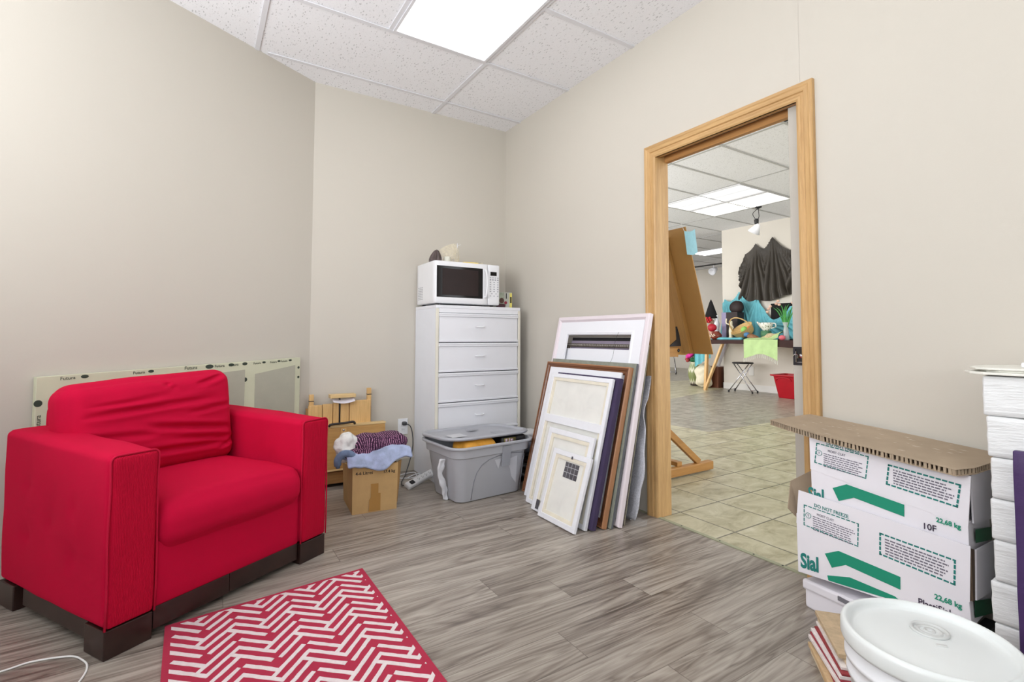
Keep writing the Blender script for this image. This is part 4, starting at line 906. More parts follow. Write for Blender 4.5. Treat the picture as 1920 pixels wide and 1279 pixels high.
m = MB(); m.M = Matrix.Translation((0, .0052, 0))
poly(m, [(.134, .412), (.180, .435), (.317, .413), (.318, .450), (.159, .474), (.116, .451)], 0)
text(m, 'Sial', face(.036, -.0014, .392, .03), .062, 1, off=.035, sx=.64)
text(m, '22,68 kg', face(.395, -.0014, .422, -.09), .019, 0, off=.03, sx=.86); text(m, '10F', face(.361, -.0014, .392, -.02), .026, 2, off=.01, sx=.9)
m.build('large_printing', [PRG, PRT, PRV], t)
# corrugated sheet
t = thing('corrugated_sheet', 'thick corrugated cardboard sheet lying across the top clay carton', 'cardboard sheet', BX, (0, 0, BROT))
top = [(-.137, .085, .642), (-.03, .02, .640), (.10, -.022, .630), (.30, -.026, .608), (.455, -.034, .594), (.485, .02, .598), (.50, .10, .603), (.50, .235, .612), (.20, .245, .640), (-.06, .250, .660)]
m = MB(); n_ = len(top); th_ = .019
m.add([(x, y, z) for x, y, z in top]+[(x, y, z-.0016) for x, y, z in top], [tuple(range(n_)), tuple(range(2*n_-1, n_-1, -1))]+[(i, i+n_, (i+1) % n_+n_, (i+1) % n_) for i in range(n_)])
m.add([(x, y, z-th_+.0014) for x, y, z in top]+[(x, y, z-th_) for x, y, z in top], [tuple(range(n_)), tuple(range(2*n_-1, n_-1, -1))]+[(i, i+n_, (i+1) % n_+n_, (i+1) % n_) for i in range(n_)])
m.build('liner_board', [CARDK], t)
m = MB(); cen = Vector((.2, .11, 0))
m.add([((x-.2)*.95+.2, (y-.11)*.86+.11, z-.0055) for x, y, z in top]+[((x-.2)*.95+.2, (y-.11)*.86+.11, z-th_+.001) for x, y, z in top], [tuple(range(n_)), tuple(range(2*n_-1, n_-1, -1))]+[(i, i+n_, (i+1) % n_+n_, (i+1) % n_) for i in range(n_)], 1)
for i in range(0, 7):
    a, b = Vector(top[i]), Vector(top[i+1]); L_ = (b-a).length; k = 0
    while k*.0115 < L_:
        p = a+(b-a)*(k*.0115/L_); dd = (b-a).normalized(); nn_ = Vector((dd.y, -dd.x, 0)); q = p-nn_*.003
        wv = rnd.uniform(.0045, .0078)
        m.add([tuple(q), tuple(q+dd*wv), tuple(q+dd*(wv+rnd.uniform(-.002, .002))-Vector((0, 0, th_-.001))), tuple(q+dd*rnd.uniform(-.001, .002)-Vector((0, 0, th_-.001))), tuple(q-nn_*.008), tuple(q+dd*wv-nn_*.008), tuple(q+dd*wv-nn_*.008-Vector((0, 0, th_-.001))), tuple(q-nn_*.008-Vector((0, 0, th_-.001)))], [(0, 1, 2, 3), (0, 4, 5, 1), (1, 5, 6, 2), (2, 6, 7, 3), (3, 7, 4, 0)], 0); k += 1
m.build('corrugation', [CARDK, CARDD], t)
m = MB()
from mathutils.geometry import barycentric_transform
for k in range(34):   # torn paper scuffs following the top face
    x, y = rnd.uniform(.0, .45), rnd.uniform(.0, .22); zz = lambda a, b: .6445-.088*a+.055*b-(.004 if b < .03 else 0)
    L_ = rnd.uniform(.006, .03); wd_ = rnd.uniform(.0008, .0026)
    m.add([(x, y, zz(x, y)), (x+L_*.5, y-wd_, zz(x+L_*.5, y)), (x+L_, y+.002, zz(x+L_, y)), (x+L_*.5, y+wd_, zz(x+L_*.5, y))], [(0, 1, 2, 3)])
m.build('paper_scuffs', [P('torn_paper', (222, 212, 198), .8, .05)], t)
# wrapped block tower
TW = thing('wrapped_block', 'x', 'block', (1.80, .458, 0), (0, 0, BROT))
FILMW = P('wrapped_white_paper', (228, 229, 229), .32, .03, 26, bump=.75, bs=34, stretch=(.5, 1, 3)); 
def block_mesh(parent, k, seed, xo):
    m = MB(); m.soft(xo, .50, 0, .27, 0, .1065, .006, (26, 10, 8), (0, .002, .0), lambda p, n, q: n*(.0022*noise.noise(Vector((p.x*14, p.y*14, p.z*45+seed*9))))); return m.build('wrapped_paper', [FILMW], parent, smooth=True)
names = ['white shrink wrapped block at the bottom of the tall tower by the clay cartons'] + [f'white shrink wrapped block, {w_} from the bottom of the tower beside the clay cartons' for w_ in ('second', 'third', 'fourth', 'fifth', 'sixth', 'seventh')] + ['topmost shrink wrapped block of the tower, under the white panel']
xos = [-.004, .0, -.004, .004, .001, .004, -.001, -.006]
TW['label'] = names[0]; TW['group'] = 'shrink wrapped blocks stacked in a tower'
block_mesh(TW, 0, 0, xos[0])
for k in range(1, 8):
    b_ = thing('wrapped_block', names[k], 'block', (1.80, .458, .1085*k), (0, 0, BROT), 'shrink wrapped blocks stacked in a tower'); block_mesh(b_, k, k, xos[k])
t = thing('chipped_sheet', 'chipped white sheet lying on top of the wrapped block tower', 'panel', (1.80, .458, .869), (0, 0, BROT))
m = MB(); pts = [(-.055, .06), (-.03, .0), (0, -.018), (.14, -.025), (.30, -.03), (.5, -.03), (.5, .26), (.0, .26), (-.05, .20)]
m.plate([(x, y) for x, y in pts], 0, .007); m.plate([(x*.98+.01, y*.97+.004) for x, y in pts], .013, .019); m.plate([(x*.94+.03, y*.9+.01) for x, y in pts], .007, .013); m.build('panel_board', [P('chalky_white', (232, 231, 222), .7, .04, 30, bump=.5, bs=30)], t, bevel=.002)
m = MB(); m.soft(0, .3, 0, .12, 0, .014, .004, (10, 6, 3), disp=crumple(.004, 20, 3)); tag(m.build('white_offcut', [P('white_foam', (236, 236, 236), .6, .02)], smooth=True, loc=(1.86, .40, .8885), rot=(0, 0, BROT)), 'thin white offcut on the panel at the very top of the tower', 'offcut')
t = thing('purple_portfolio', 'tall purple board standing in front of the wrapped block tower at the right edge', 'board', (1.722, .396, 0), (R(-1.5), 0, BROT))
m = MB(); m.soft(0, .45, 0, .03, 0, .685, .004, (6, 3, 12), disp=crumple(.002, 9, 2)); m.build('board', [P('purple_cloth_board', (66, 44, 92), .45, .12, 12, bump=.3, bs=60)], t, smooth=True)

# ------------------------------------------------------------------ papers and bucket
cols = [(222, 206, 178), (196, 160, 120), (226, 214, 192), (160, 64, 60), (214, 196, 166), (232, 224, 210), (150, 58, 62), (236, 228, 226), (158, 60, 72), (232, 224, 220), (164, 66, 74), (206, 176, 136), (200, 164, 118), (216, 200, 172)]
cols = cols[::-1][:10]+[(196, 172, 140)]; z = 0
kinds = {}
for k, c in enumerate(cols):
    h_ = rnd.uniform(.0075, .0115) if c[1] > 90 else .0058
    o = MB().box(-.115, .115, -.10, .10, 0, h_).build('thin_board', [P('old_board_%d_%d' % (c[0], c[1]), c, .8, .15, 40)], bevel=.001, loc=(1.590+.007*k+rnd.uniform(-.008, .008), .688+.001*k+rnd.uniform(-.008, .008), z), rot=(0, 0, R(43)+rnd.uniform(-.09, .09)))
    z += h_+.0004
    cn = 'red' if c[1] < 90 else ('tan' if c[0]-c[2] > 60 else 'cream')
    kinds.setdefault(cn, []).append(o)
    tag(o, 'thin %s board in the low pile between the white bucket and the clay cartons' % {'red': 'dark red', 'tan': 'tan brown', 'cream': 'cream'}[cn], 'board', 'thin %s boards in the low pile' % cn)
t = thing('bucket', 'large white plastic bucket with a snap lid in the front right corner', 'bucket', (1.305, .437, 0))
HB = .345; RB = .150
m = MB(); m.lathe([(0, 0), (.126, 0), (.130, .006), (.137, HB-.11), (.144, HB-.108), (.144, HB-.098), (.138, HB-.095), (.139, HB-.075), (.147, HB-.073), (.147, HB-.063), (.140, HB-.060), (.141, HB-.02)], 64); m.build('pail', [WPL], t, smooth=True)
m = MB(); m.lathe([(.143, HB-.035), (.1515, HB-.034), (.1535, HB-.028), (.1535, HB-.008), (.151, HB), (.146, HB+.003), (.141, HB+.001), (.137, HB-.006), (.134, HB-.013), (.128, HB-.0135), (.09, HB-.011), (0, HB-.0095)], 96)
for a in (200, 232, 262, 296): m.box(-.0006, .0006, -.1545, -.1528, HB-.030, HB-.012, 1, Matrix.Rotation(R(a-180-55), 4, 'Z'))
lid_ = m.build('lid', [P('milky_lid', (226, 230, 229), .28, .02, 5, bump=.12, bs=20), P('slit_grey', (90, 90, 92), .6, 0)], t, smooth=True)
m = MB(); m.lathe([(.034, 0), (.034, .004), (.031, .005), (.028, .004), (.027, -.0005), (.024, -.001), (.022, .003), (.018, .003), (.016, .0), (.011, .0), (.010, .003), (.006, .003), (.005, 0), (0, 0)], 40)
o = m.build('spout_cap', [P('cap_plastic', (206, 208, 206), .3, .02)], lid_, smooth=True); o.location = (.045, .012, HB-.0105)
m = MB(); m.soft(-.010, .010, -.0045, .0045, -.001, .0022, .0015, (5, 5, 3)); o = m.build('centre_mark', [P('cap_plastic', (206, 208, 206), .3, .02)], lid_, smooth=True); o.location = (.002, -.022, HB-.0100); o.rotation_euler = (0, 0, -.9)
m = MB(); m.box(1.80, 2.02, .50, .535, 0, .13); tag(m.build('black_box', [BLACKP], bevel=.003), 'black box low behind the clay cartons beside the block tower', 'box')

# ================================================================== ROOM BEYOND
# easel with the drawing board
EY = 2.62
t = thing('studio_easel', 'wooden studio easel with floor runners just beyond the doorway', 'easel', (2.55, EY, 0))
EW = wood('easel_wood', (186, 136, 74), .78, 0); EWV = wood('easel_wood_upright', (186, 136, 74), .78, 2)
for y in (-.29, .29):
    m = MB(); m.beam((-.25, y, .04), (.64, y, .04), .05, .06); m.build('runner', [EW], t, bevel=.006)
    m = MB(); m.beam((.50, y+(.0 if y < 0 else 0), .075), (-.13, y, .56), .03, .045); m.build('brace', [EW], t, bevel=.003)
    m = MB(); m.beam((-.15, y, .07), (-.15, y, 1.0), .045, .045, upv=(1, 0, 0)); m.build('side_post', [EWV], t, bevel=.003)
for pa_, pb_, wx_, wy_ in (((-.15, -.29, .55), (-.15, .29, .55), .04, .06), ((.30, -.29, .085), (.30, .29, .085), .05, .03)): MB().beam(pa_, pb_, wx_, wy_).build('cross_rail', [EW], t, bevel=.003)
m = MB(); m.beam((-.11, 0, .10), (-.11, 0, 2.0), .05, .07, upv=(1, 0, 0)); m.build('mast', [EWV], t, bevel=.003)
m = MB(); m.beam((-.09, -.02, .86), (.60, -.02, .85), .05, .07); m.lathe([(0, .01), (.012, .006), (.014, 0)], 12, 1, Matrix.Translation((.60, -.045, .865)) @ Matrix.Rotation(pi/2, 4, 'X')); m.build('support_arm', [EW, STEELK], t, bevel=.003)
m = MB(); m.prism([(.48, .895), (.62, .90), (.60, .99), (.575, 1.05), (.567, 1.05), (.575, .95)], -.055, -.046); m.build('bracket', [BLACKP], t)
# board: bottom (3.30, z.845) top (3.00, z1.785), right edge at Y 2.372
ln = math.atan2(-.30, .94)
t = thing('drawing_board', 'large brown drawing board on the easel, seen from behind', 'drawing board', (3.30, 2.372, .84), (0, ln, 0))
BL = math.hypot(.30, .94)
BRD = P('brown_hardboard', (190, 146, 88), .6, .05, 4)
m = MB(); m.box(-.006, .0, 0, .86, 0, BL); m.build('board', [BRD], t)
m = MB(); m.box(-.05, -.007, .17, .255, .015, BL-.05); m.build('batten', [wood('batten_wood', (178, 134, 76), .8, 2)], t, bevel=.002)
m = MB(); m.box(-.045, -.007, .22, .85, .0, .03); m.build('ledge', [wood('ledge_wood', (206, 158, 84), .8, 1)], t, bevel=.003)
t = thing('face_mask', 'pale blue face mask hanging from the top corner of the drawing board', 'face mask', (2.995, 2.368, 1.77))
m = MB(); m.grid(lambda u, v: (-.035+.12*u+.03*v, -.012-.012*sin(pi*u), -.03-.17*v+.03*u-.012*sin(pi*u)), 8, 10); m.build('mask_cloth', [P('mask_blue', (150, 196, 208), .8, .06, 30, bump=.5, bs=80)], t, smooth=True)
m = MB(); m.tube(bez([(-.035, -.012, -.03), (-.05, 0, .02), (-.06, .02, .06)], 5), .0015, 6); m.build('ear_loop', [WPL], t)

def folding_stool(loc, rot, label):
    t = thing('folding_stool', label, 'stool', loc, (0, 0, rot), 'folding stools in the tiled room')
    m = MB(); m.lathe([(0, .505), (.165, .505), (.175, .512), (.175, .525), (.165, .532), (0, .532)], 32); m.build('seat', [BLACKP], t, smooth=True)
    for s_ in (-1, 1):
        for q in (-1, 1):
            m = MB(); y = .11*q if s_ > 0 else .125*q
            m.tube([(-.20*s_, y, .02), (.13*s_, y*.6, .50)], .009, 8); l_ = m.build('leg', [CHROME], t, smooth=True)
            m = MB(); m.lathe([(0, 0), (.014, 0), (.014, .035), (.009, .04)], 10, 0, Matrix.Translation((-.20*s_, y, 0))); m.build('rubber_tip', [BLACKP], l_)
        m = MB(); yy = .11 if s_ > 0 else .125; m.tube([(-.18*s_, -yy, .05), (-.18*s_, yy, .05)], .006, 6); m.build('foot_bar', [CHROME], t, smooth=True)
    return t
folding_stool((8.12, 5.25, 0), R(100), 'black topped folding stool with chrome crossed legs under the display table')
folding_stool((10.6, 8.9, 0), R(40), 'folding stool far behind the flower vase, right of its neighbour'); folding_stool((10.3, 9.5, 0), R(80), 'farthest folding stool, seen below the drawing board')

# display table
t = thing('display_table', 'display table with a dark brown cloth holding the still life', 'table', (7.78, 4.1, 0))
MB().box(.03, .66, -1.0, 1.72, .885, .918).build('table_top', [PINE], t)
CLOTH = P('dark_brown_cloth', (58, 34, 30), .8, .15, 10)
m = MB(); m.box(.0, .69, -1.02, 1.74, .918, .925)
m.grid(lambda u, v: (-.004-.012*abs(sin(u*24))*v, -1.02+2.76*u, .925-(.115+.03*sin(5*u+1)-(.02 if u > .5 else 0))*v), 90, 4)
m.build('table_cloth', [CLOTH], t, smooth=False)
for y in (1.73, -.9):
    m = MB(); m.beam((.10, y-.04, .885), (.08, y, .0), .055, .045, upv=(0, 1, 0)); m.build('leg', [PINE], t)
    m = MB(); m.beam((.08, y-.38, .885), (.06, y-.02, .03), .055, .035, upv=(0, 1, 0)); m.build('brace', [PINE], t)
TT = .925
def cloth_wall(name, label, tops, zb, X0, mat, depth=.05, fold=13, ya=None, seed=1, amp=.03):
    m = MB(); ys = [p[0] for p in tops]
    def topz(y):
        for (a, za), (b, zb_) in zip(tops, tops[1:]):
            if min(a, b) <= y <= max(a, b):
                t_ = (y-a)/(b-a); 
                s_ = za+(zb_-za)*t_
                return s_-.10*sin(pi*t_)*abs(za-zb_)**.5*.6
        return tops[-1][1]
    y0, y1 = ys[0], ys[-1]
    peaks = [p[0] for i, p in enumerate(tops) if (i == 0 or tops[i-1][1] < p[1]) and (i == len(tops)-1 or tops[i+1][1] < p[1])]
    def f(u, v):
        y = y0+(y1-y0)*u; zt_ = topz(y); zbb = zb(y) if callable(zb) else zb
        z = zt_+(zbb-zt_)*v
        pk = min(peaks, key=lambda p: abs(p-y)); d = (y-pk)
        ang = d/(.12+v*.9)
        off = amp*(.4+v)*(.5+.5*cos(ang*34+seed))+amp*.6*noise.noise(Vector((y*5, z*3, seed)))
        off = max(off, .0) + .004; return (X0-.006-off, y+.03*sin(v*3+y*4)*v, z-.0)
    m.grid(f, 120, 26)
    o = m.build(name, [mat], smooth=True); return tag(o, label, 'cloth')
cloth_wall('black_drape', 'black draped cloth pinned in peaks on the pale wall beyond the doorway', [(5.50, 2.25), (5.40, 2.50), (5.18, 2.67), (5.03, 2.55), (4.87, 2.74), (4.57, 2.46), (4.30, 2.70), (3.95, 2.4)], lambda y: 1.66+.05*sin(y*6)-.05*(y > 5.2), 8.49, P('charcoal_cloth', (66, 60, 53), .5, .15, 8), amp=.075)
cloth_wall('teal_drape', 'turquoise cloth hung in peaks behind the still life', [(5.86, 1.62), (5.80, 1.70), (5.68, 1.64), (5.50, 1.82), (5.32, 1.62), (5.14, 1.66), (5.02, 1.47), (4.95, 1.36), (4.86, 1.28), (4.70, 1.36), (4.58, 1.50), (4.3, 1.5)], lambda y: .94, 8.455, P('turquoise_cloth', (112, 188, 200), .6, .14, 8, spec=.3), amp=.05, seed=4)
# items on the table: (y, z) measured in the plane X = 8.0
blob('turquoise_cloth', 'turquoise cloth spread over the left of the display table', 'cloth', (8.05, 5.40, TT), (.40, .62, .035), [P('turquoise_cloth', (92, 186, 202), .7, .12, 8)], .02, 8, 3, n=(14, 20, 5))
t = thing('lime_cloth', 'lime green fringed cloth hanging over the front of the display table', 'cloth', (7.765, 4.70, TT))
LIME = P('lime_cloth_fabric', (186, 214, 150), .8, .08, 10)
m = MB(); m.grid(lambda u, v: (-.012-.018*abs(sin(u*11))*v, .29-.58*u, .01-(.27+.05*sin(u*5+2)+.03*u)*v), 40, 8); m.build('hanging_part', [LIME], t, smooth=True)
m = MB(); m.grid(lambda u, v: (-.01+.32*v, .29-.50*u-.08*v, .012+.03*sin(pi*v)+(.16*v*max(0, u-.35)*1.6 if v > .3 else 0)), 20, 10); m.build('lying_part', [LIME], t, smooth=True)
m = MB()
for k in range(22):
    u = k/21; m.tube([(-.02, .29-.58*u, .01-(.27+.05*sin(u*5+2)+.03*u)), (-.02, .29-.58*u+.01*sin(k), -.055-(.27+.05*sin(u*5+2)+.03*u))], .003, 4)
m.build('fringe', [P('fringe_white', (230, 234, 220), .8, 0)], t)
t = thing('speaker_box', 'dark box with a lilac side at the left of the still life', 'box', (8.12, 5.48, TT))
MB().box(0, .2, -.14, .08, .0, .50).build('body', [P('very_dark_brown', (40, 26, 26), .6, .1)], t); MB().box(-.003, .19, .081, .175, 0, .50).build('side_panel', [P('lilac_side', (146, 138, 170), .6, .05)], t)
m = MB(); m.M = Matrix.Translation((.06, -.06, .585)) @ Matrix.Rotation(pi/2, 4, 'Y'); m.lathe([(0, -.02), (.10, -.02), (.125, .03), (.125, .08), (0, .08)], 24); m.build('round_head', [P('very_dark_brown', (40, 26, 26), .6, .1)], t, smooth=True)
t = thing('wicker_basket', 'tilted wicker basket with a hoop handle holding a green ball', 'basket', (8.02, 5.14, TT+.135), (R(-16), R(-38), 0))
WICK = P('wicker', (214, 178, 120), .7, .2, 60, bump=.8, bs=90)
m = MB(); m.lathe([(0, -.06), (.13, -.06), (.17, -.02), (.205, .09), (.212, .095), (.20, .09), (.16, -.01), (.12, -.045), (0, -.045)], 40, sx=.8, sy=1); 
m.build('bowl', [WICK], t, smooth=True)
m = MB(); m.tube([(0, .20*cos(a*pi/16), .08+.24*sin(a*pi/16)) for a in range(17)], .010, 8); m.build('hoop_handle', [WICK], t, smooth=True)
for x, y, z, r_, c, l, nm in ((8.0, 5.13, 1.10, .062, (150, 214, 110), 'bright green ball in the wicker basket', 'green_ball'), (8.03, 5.05, 1.12, .05, (214, 120, 70), 'orange ball beside the green one in the wicker basket', 'orange_ball'), (7.90, 5.70, TT+.22, .075, (176, 24, 46), 'round dark red pot near the edge of the drawing board', 'red_pot'), (7.88, 4.41, TT+.04, .045, (222, 110, 120), 'pink shell at the front right of the display table', 'pink_shell')):
    m = MB(); m.lathe([(0, -r_), (r_*.5, -r_*.87), (r_*.87, -r_*.5), (r_, 0), (r_*.87, r_*.5), (r_*.5, r_*.87), (0, r_)], 24, sx=1, sy=1.2 if 'pot' in nm or 'shell' in nm else 1)
    tag(m.build(nm, [P(nm+'_paint', c, .5, .1, 30)], smooth=True, subsurf=1, loc=(x, y, z)), l, 'ball' if 'ball' in nm else ('pot' if 'pot' in nm else 'shell'))
t = thing('brown_jug', 'small glazed brown jug with flowers painted on it, front left of the table', 'jug', (7.90, 5.62, TT+.005))
m = MB(); m.lathe([(0, 0), (.06, 0), (.095, .04), (.10, .08), (.075, .12), (.05, .135), (.055, .15), (.045, .15), (.04, .13), (0, .12)], 28); m.build('body', [P('brown_glaze', (124, 56, 42), .25, .3, 30)], t, smooth=True)
m = MB()
for k in range(7): m.soft(-.105, -.085, -.05+.016*k, -.03+.016*k, .06+.02*sin(k*2), .085+.02*sin(k*2), .008, (3, 3, 3))
m.build('painted_flowers', [P('cream_flowers', (226, 214, 190), .5, .2, 60)], t, smooth=True)
t = thing('teapot', 'white painted jug with small floral pattern right of the wicker basket', 'jug', (8.08, 4.79, TT+.16))
PORC = NT('floral_porcelain'); nn0 = PORC.noise(PORC.coord(), 34, 2, .5); PORC.set(PORC.b.inputs['Base Color'], PORC.ramp(nn0, [(.0, C3((120, 70, 50))), (.36, C3((110, 130, 80))), (.42, C3((236, 234, 226))), (1, C3((240, 238, 230)))])); PORC.b.inputs['Roughness'].default_value = .2
m = MB(); m.lathe([(0, 0), (.05, 0), (.055, .012), (.10, .06), (.118, .12), (.115, .135), (.105, .12), (.0, .02)], 32, sx=.8); m.build('bowl', [PORC.m], t, smooth=True)
m = MB(); m.tube(bez([(0, -.10, .12), (0, -.16, .115), (0, -.165, .06), (0, -.08, .035)], 6), .009, 8); m.build('handle', [PORC.m], t, smooth=True)
m = MB(); m.tube(bez([(0, .09, .08), (0, .13, .12), (0, .155, .15)], 5), [.025, .024, .022, .020, .018, .017, .016, .015, .014, .013, .012], 10); m.build('spout', [PORC.m], t, smooth=True)
MB().box(-.06, .06, -.07, .07, -.16, 0).build('plinth', [P('green_leafy_plinth', (84, 130, 96), .8, .3, 30)], t, bevel=.02)
t = thing('carved_duck', 'carved wooden duck with a blue head in the middle of the display table', 'figurine', (7.90, 4.93, TT))
m = MB(); m.lathe([(0, 0), (.045, .01), (.065, .05), (.05, .09), (0, .10)], 20, sx=.9, sy=2.0, M=Matrix.Rotation(.25, 4, 'X')); m.build('body', [P('duck_brown', (138, 96, 66), .6, .3, 40)], t, smooth=True, subsurf=1)
m = MB(); m.soft(-.04, .04, .05, .14, .05, .13, .03, (6, 6, 6)); m.build('head', [P('duck_blue', (76, 128, 176), .5, .3, 40)], t, smooth=True)
t = thing('stoneware_gourd', 'speckled beige gourd lying beside the carved duck', 'gourd', (7.90, 4.64, TT+.002))
m = MB(); m.M = Matrix.Translation((0, 0, .055)) @ Matrix.Rotation(R(74), 4, 'X'); m.lathe([(0, -.12), (.03, -.11), (.03, -.06), (.055, 0), (.05, .05), (.02, .10), (.014, .15), (0, .16)], 24); m.build('body', [P('speckled_beige', (196, 176, 138), .6, .3, 60)], t, smooth=True)
t = thing('figurine', 'pale slender figurine standing left of the wicker basket', 'figurine', (8.0, 5.39, TT))
m = MB(); m.lathe([(0, 0), (.05, 0), (.05, .03), (.03, .06), (.035, .16), (.022, .24), (.03, .28), (.028, .33), (0, .345)], 18); m.build('body', [P('ivory_glaze', (230, 222, 196), .4, .08, 30)], t, smooth=True)
m = MB(); m.tube(bez([(0, .02, .27), (-.01, .08, .30), (0, .085, .38)], 5), .012, 8); m.tube(bez([(0, -.02, .26), (-.01, -.05, .22), (0, -.02, .18)], 5), .011, 8); m.build('arms', [P('ivory_glaze', (230, 222, 196), .4, .08, 30)], t, smooth=True)
t = thing('glass_vase', 'clear glass vase with a green stemmed flower at the right of the table', 'vase', (8.0, 4.41, TT))
m = MB(); m.lathe([(0, 0), (.045, 0), (.05, .02), (.04, .15), (.03, .22), (.05, .29), (.046, .29), (.026, .22), (.036, .15), (.045, .02), (0, .012)], 24); m.build('glass', [P('pale_glass', (214, 220, 220), .08, 0, alpha=.45)], t, smooth=True)
m = MB()
for k in range(9):
    a = -1.1+.28*k; h_ = .28+.05*sin(k*2.3); m.tube(bez([(0, 0, .1), (.02*sin(k), .03*a, .25), (.03*cos(k), .10*a, .30+h_*.6), (.02, .19*a, .28+h_)], 5), [.004, .006, .008, .010, .012, .013, .013, .012, .011, .010, .009, .008, .007, .005, .003, .001], 5)
l_ = m.build('leaves', [P('leaf_green', (70, 150, 70), .5, .25, 20)], t, smooth=True)
m = MB()
for y, z in ((.12, .64), (.15, .60), (.10, .58), (.28, .52), (.25, .56), (-.12, .60), (-.16, .57), (.30, .47)): m.soft(-.02, .02, y-.025, y+.025, z-.02, z+.02, .018, (4, 4, 4))
m.build('blossoms', [P('pale_pink_blossom', (224, 184, 164), .7, .2, 30)], t, smooth=True)
# things behind the table at the partition corner
m = MB(); m.box(8.462, 8.482, 4.2, 4.92, TT, 1.56); tag(m.build('felt_screen', [P('black_felt', (22, 20, 22), .9, .1)]), 'black panel standing behind the turquoise cloth', 'panel')
t = thing('cone_hat_figure', 'dark pointed drape with red flowers at the left end of the display table', 'drape', (8.1, 5.86, TT))
m = MB(); m.lathe([(0, .76), (.03, .70), (.10, .50), (.13, .40), (.08, .40), (0, .42)], 20, sx=.8); m.build('pointed_drape', [P('black_felt', (22, 20, 22), .9, .1)], t, smooth=True)
m = MB(); m.lathe([(0, 0), (.05, 0), (.06, .10), (.04, .22), (.05, .36), (0, .40)], 16); m.build('stand', [P('patchy_floral', (190, 150, 130), .7, .6, 24)], t, smooth=True)
m = MB()
for k in range(8): m.soft(-.12, -.07, -.08+.02*k, -.04+.02*k, .34+.04*sin(k*2.1), .39+.04*sin(k*2.1), .015, (3, 3, 3))
m.build('red_flowers', [P('flower_red', (180, 30, 40), .7, .3, 40)], t, smooth=True)
t = thing('white_bottle', 'slim white figurine bottle between the pointed drape and the lilac sided box', 'bottle', (8.12, 5.76, TT))
m = MB(); m.lathe([(0, 0), (.05, 0), (.06, .1), (.04, .2), (.055, .28), (.03, .36), (.03, .45), (0, .46)], 18); m.build('body', [WPL], t, smooth=True)
# floor objects
t = thing('floor_vase', 'tall green and white drip glazed floor vase with pink flowers', 'vase', (8.50, 6.55, 0))
GL = NT('drip_glaze'); co_ = GL.coord(); s_ = GL.n('ShaderNodeSeparateXYZ', i_0=co_); an = GL.math('ARCTAN2', s_.outputs[1], s_.outputs[0])
zg = GL.math('ADD', s_.outputs[2], GL.math('MULTIPLY', GL.math('ABSOLUTE', GL.math('SINE', GL.math('MULTIPLY', an, 7))), .07))
GL.set(GL.b.inputs['Base Color'], GL.ramp(GL.math('MULTIPLY', zg, 1.75), [(.14, C3((52, 40, 40))), (.20, C3((220, 214, 190))), (.30, C3((128, 138, 84))), (.55, C3((140, 148, 96))), (.62, C3((224, 220, 196))), (.74, C3((130, 150, 100))), (.9, C3((200, 200, 170)))])); GL.b.inputs['Roughness'].default_value = .25
m = MB(); m.lathe([(0, 0), (.085, 0), (.095, .05), (.125, .20), (.128, .30), (.10, .40), (.075, .44), (.085, .47), (.07, .47), (.06, .43), (0, .40)], 36); m.build('vase_body', [GL.m], t, smooth=True)
m = MB(); m.tube(bez([(0, -.09, .42), (0, -.15, .40), (0, -.12, .30)], 6), .012, 8); m.build('handle', [GL.m], t, smooth=True)
def bunch(name, cs, mat_, par, r_=.05):
    m = MB()
    for x, y, z in cs: m.soft(x-r_, x+r_, y-r_, y+r_, z-r_*.8, z+r_*.8, r_*.7, (5, 5, 5), disp=crumple(r_*.5, 1.2/r_, x*9+y))
    return m.build(name, [mat_], par, smooth=True)
bunch('pink_flowers', [(-.05, .06, .60), (0, .12, .62), (.02, .17, .57), (-.06, .0, .66), (0, .05, .69), (-.02, .15, .70)], P('magenta_petals', (222, 54, 160), .6, .25, 30), t)
bunch('dark_red_flowers', [(0, .18, .52), (-.03, .14, .50)], P('brick_petals', (170, 70, 70), .6, .2, 30), t, .04)
bunch('leaves', [(0, -.04, .60), (.02, -.10, .62), (-.02, -.12, .54), (.03, -.06, .70), (0, .04, .51), (-.02, -.03, .52), (.02, -.14, .70)], P('dark_leaf_green', (26, 96, 54), .5, .35, 30), t, .055)
t = thing('wooden_box', 'dark brown wooden box on the floor behind the table brace', 'box', (8.60, 6.12, 0))
m = MB(); m.box(-.18, .18, -.16, .18, 0, .40); m.build('box_body', [wood('dark_walnut', (120, 72, 50), .6, 2)], t, bevel=.004)
blob('cream_cloth_bag', 'cream crumpled cloth piled on the floor beside the wooden box', 'cloth', (8.25, 6.15, 0), (.30, .26, .44), [P('cream_cloth', (232, 224, 200), .8, .08, 10)], .05, 6, 7)
m = MB(); m.grid(lambda u, v: (8.05+.02*sin(u*20), 6.20-.34*u, .925-.02-(.50-.18*u)*v), 30, 6)
tag(m.build('turquoise_hanging', [P('turquoise_cloth', (92, 186, 202), .7, .12, 8)], smooth=True), 'turquoise cloth hanging down behind the table leg', 'cloth')
m = MB(); m.tube([(8.45, 5.97, .42), (8.45, 5.80, .86)], .03, 8); tag(m.build('white_roll', [P('pale_lilac_paper', (220, 218, 230), .7, .03)], smooth=True), 'pale rolled paper leaning on the wooden box', 'paper roll')
t = thing('red_bin', 'red plastic bin on the tiles against the pale wall', 'bin', (8.08, 4.30, 0))
m = MB(); REDP = P('red_plastic', (176, 16, 34), .35, .08, 6)
loft(m, [rr(.16, .22, .05, 0), rr(.165, .225, .05, .01), rr(.20, .285, .05, .345), rr(.235, .32, .05, .35), rr(.238, .323, .05, .372), rr(.205, .29, .05, .372), rr(.16, .22, .05, .02)], cap1=False); m.add(rr(.16, .22, .05, .02), [tuple(range(32))]); m.build('tub', [REDP], t, smooth=True, bevel=.002)
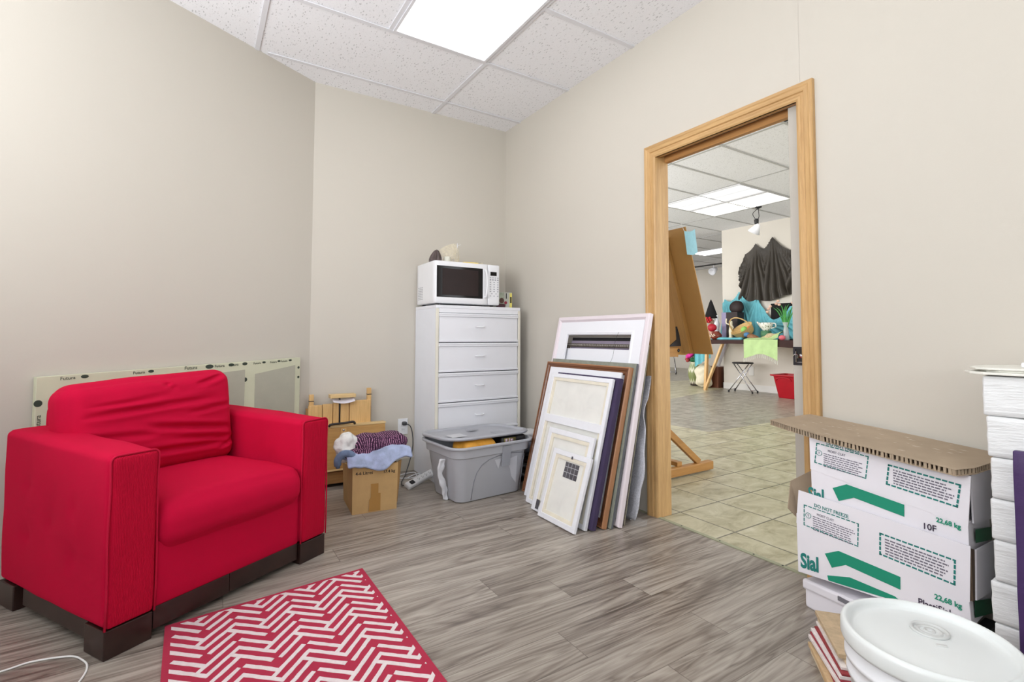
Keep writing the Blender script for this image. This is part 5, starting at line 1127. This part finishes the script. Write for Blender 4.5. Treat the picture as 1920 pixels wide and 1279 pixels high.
m = MB(); m.tube([(-.2, .12*cos(a*pi/8)+.1, .28+.05*sin(a*pi/8)) for a in range(9)], .008, 6); m.build('handle', [REDP], t, smooth=True)
t = thing('wall_socket', 'pale outlet plate low on the partition wall under the table', 'outlet', (8.498, 5.33, .36)); MB().box(-.006, 0, -.05, .05, -.08, .08).build('cover_plate', [P('pale_plate', (222, 220, 216), .4, 0)], t, bevel=.002)
# spotlights
t = thing('clip_spotlight', 'white cone spotlight hanging from the ceiling in front of the black drape', 'spotlight', (7.38, 4.46, H2))
m = MB(); m.lathe([(.05, 0), (.05, -.02), (.02, -.035), (0, -.035)], 16); m.build('ceiling_mount', [STEELK], t)
m = MB(); m.tube(bez([(0, 0, -.03), (-.02, .08, -.10), (0, .06, -.18), (0, .03, -.24)], 6), .005, 6); m.tube([(0, 0, -.03), (0, -.01, -.16), (0, .02, -.25)], .006, 6); m.build('cord', [STEELK], t)
m = MB(); m.lathe([(0, 0), (.03, 0), (.035, .06), (.02, .08)], 14, 0, Matrix.Translation((0, .035, -.27))); m.build('lamp_holder', [BLACKP], t)
m = MB(); m.M = Matrix.Translation((0, -.0, -.28)) @ Matrix.Rotation(R(35), 4, 'X'); m.lathe([(.02, 0), (.035, -.02), (.095, -.15), (.09, -.15), (.03, -.02)], 24); m.build('shade', [FRWHITE], t, smooth=True)
t = thing('track_light', 'ceiling track with small white spotlights far beyond the partition', 'track light', (11.4, 9.3, H2))
m = MB(); m.box(-.02, .02, -1.7, 1.1, -.16, -.13); m.box(-.02, .02, -1.5, -1.47, -.13, 0); m.box(-.02, .02, .8, .83, -.13, 0); m.build('track', [BLACKP], t)
for y in (-1.15, -.45, .35):
    m = MB(); m.tube([(0, y, -.16), (0, y, -.26)], .012, 8); m.M = Matrix.Translation((0, y, -.30)) @ Matrix.Rotation(R(60), 4, 'Y'); m.lathe([(0, .1), (.06, .09), (.085, -.02), (.10, -.10), (.08, -.10), (0, 0)], 18); m.build('spotlight_head', [FRWHITE], t, smooth=True)
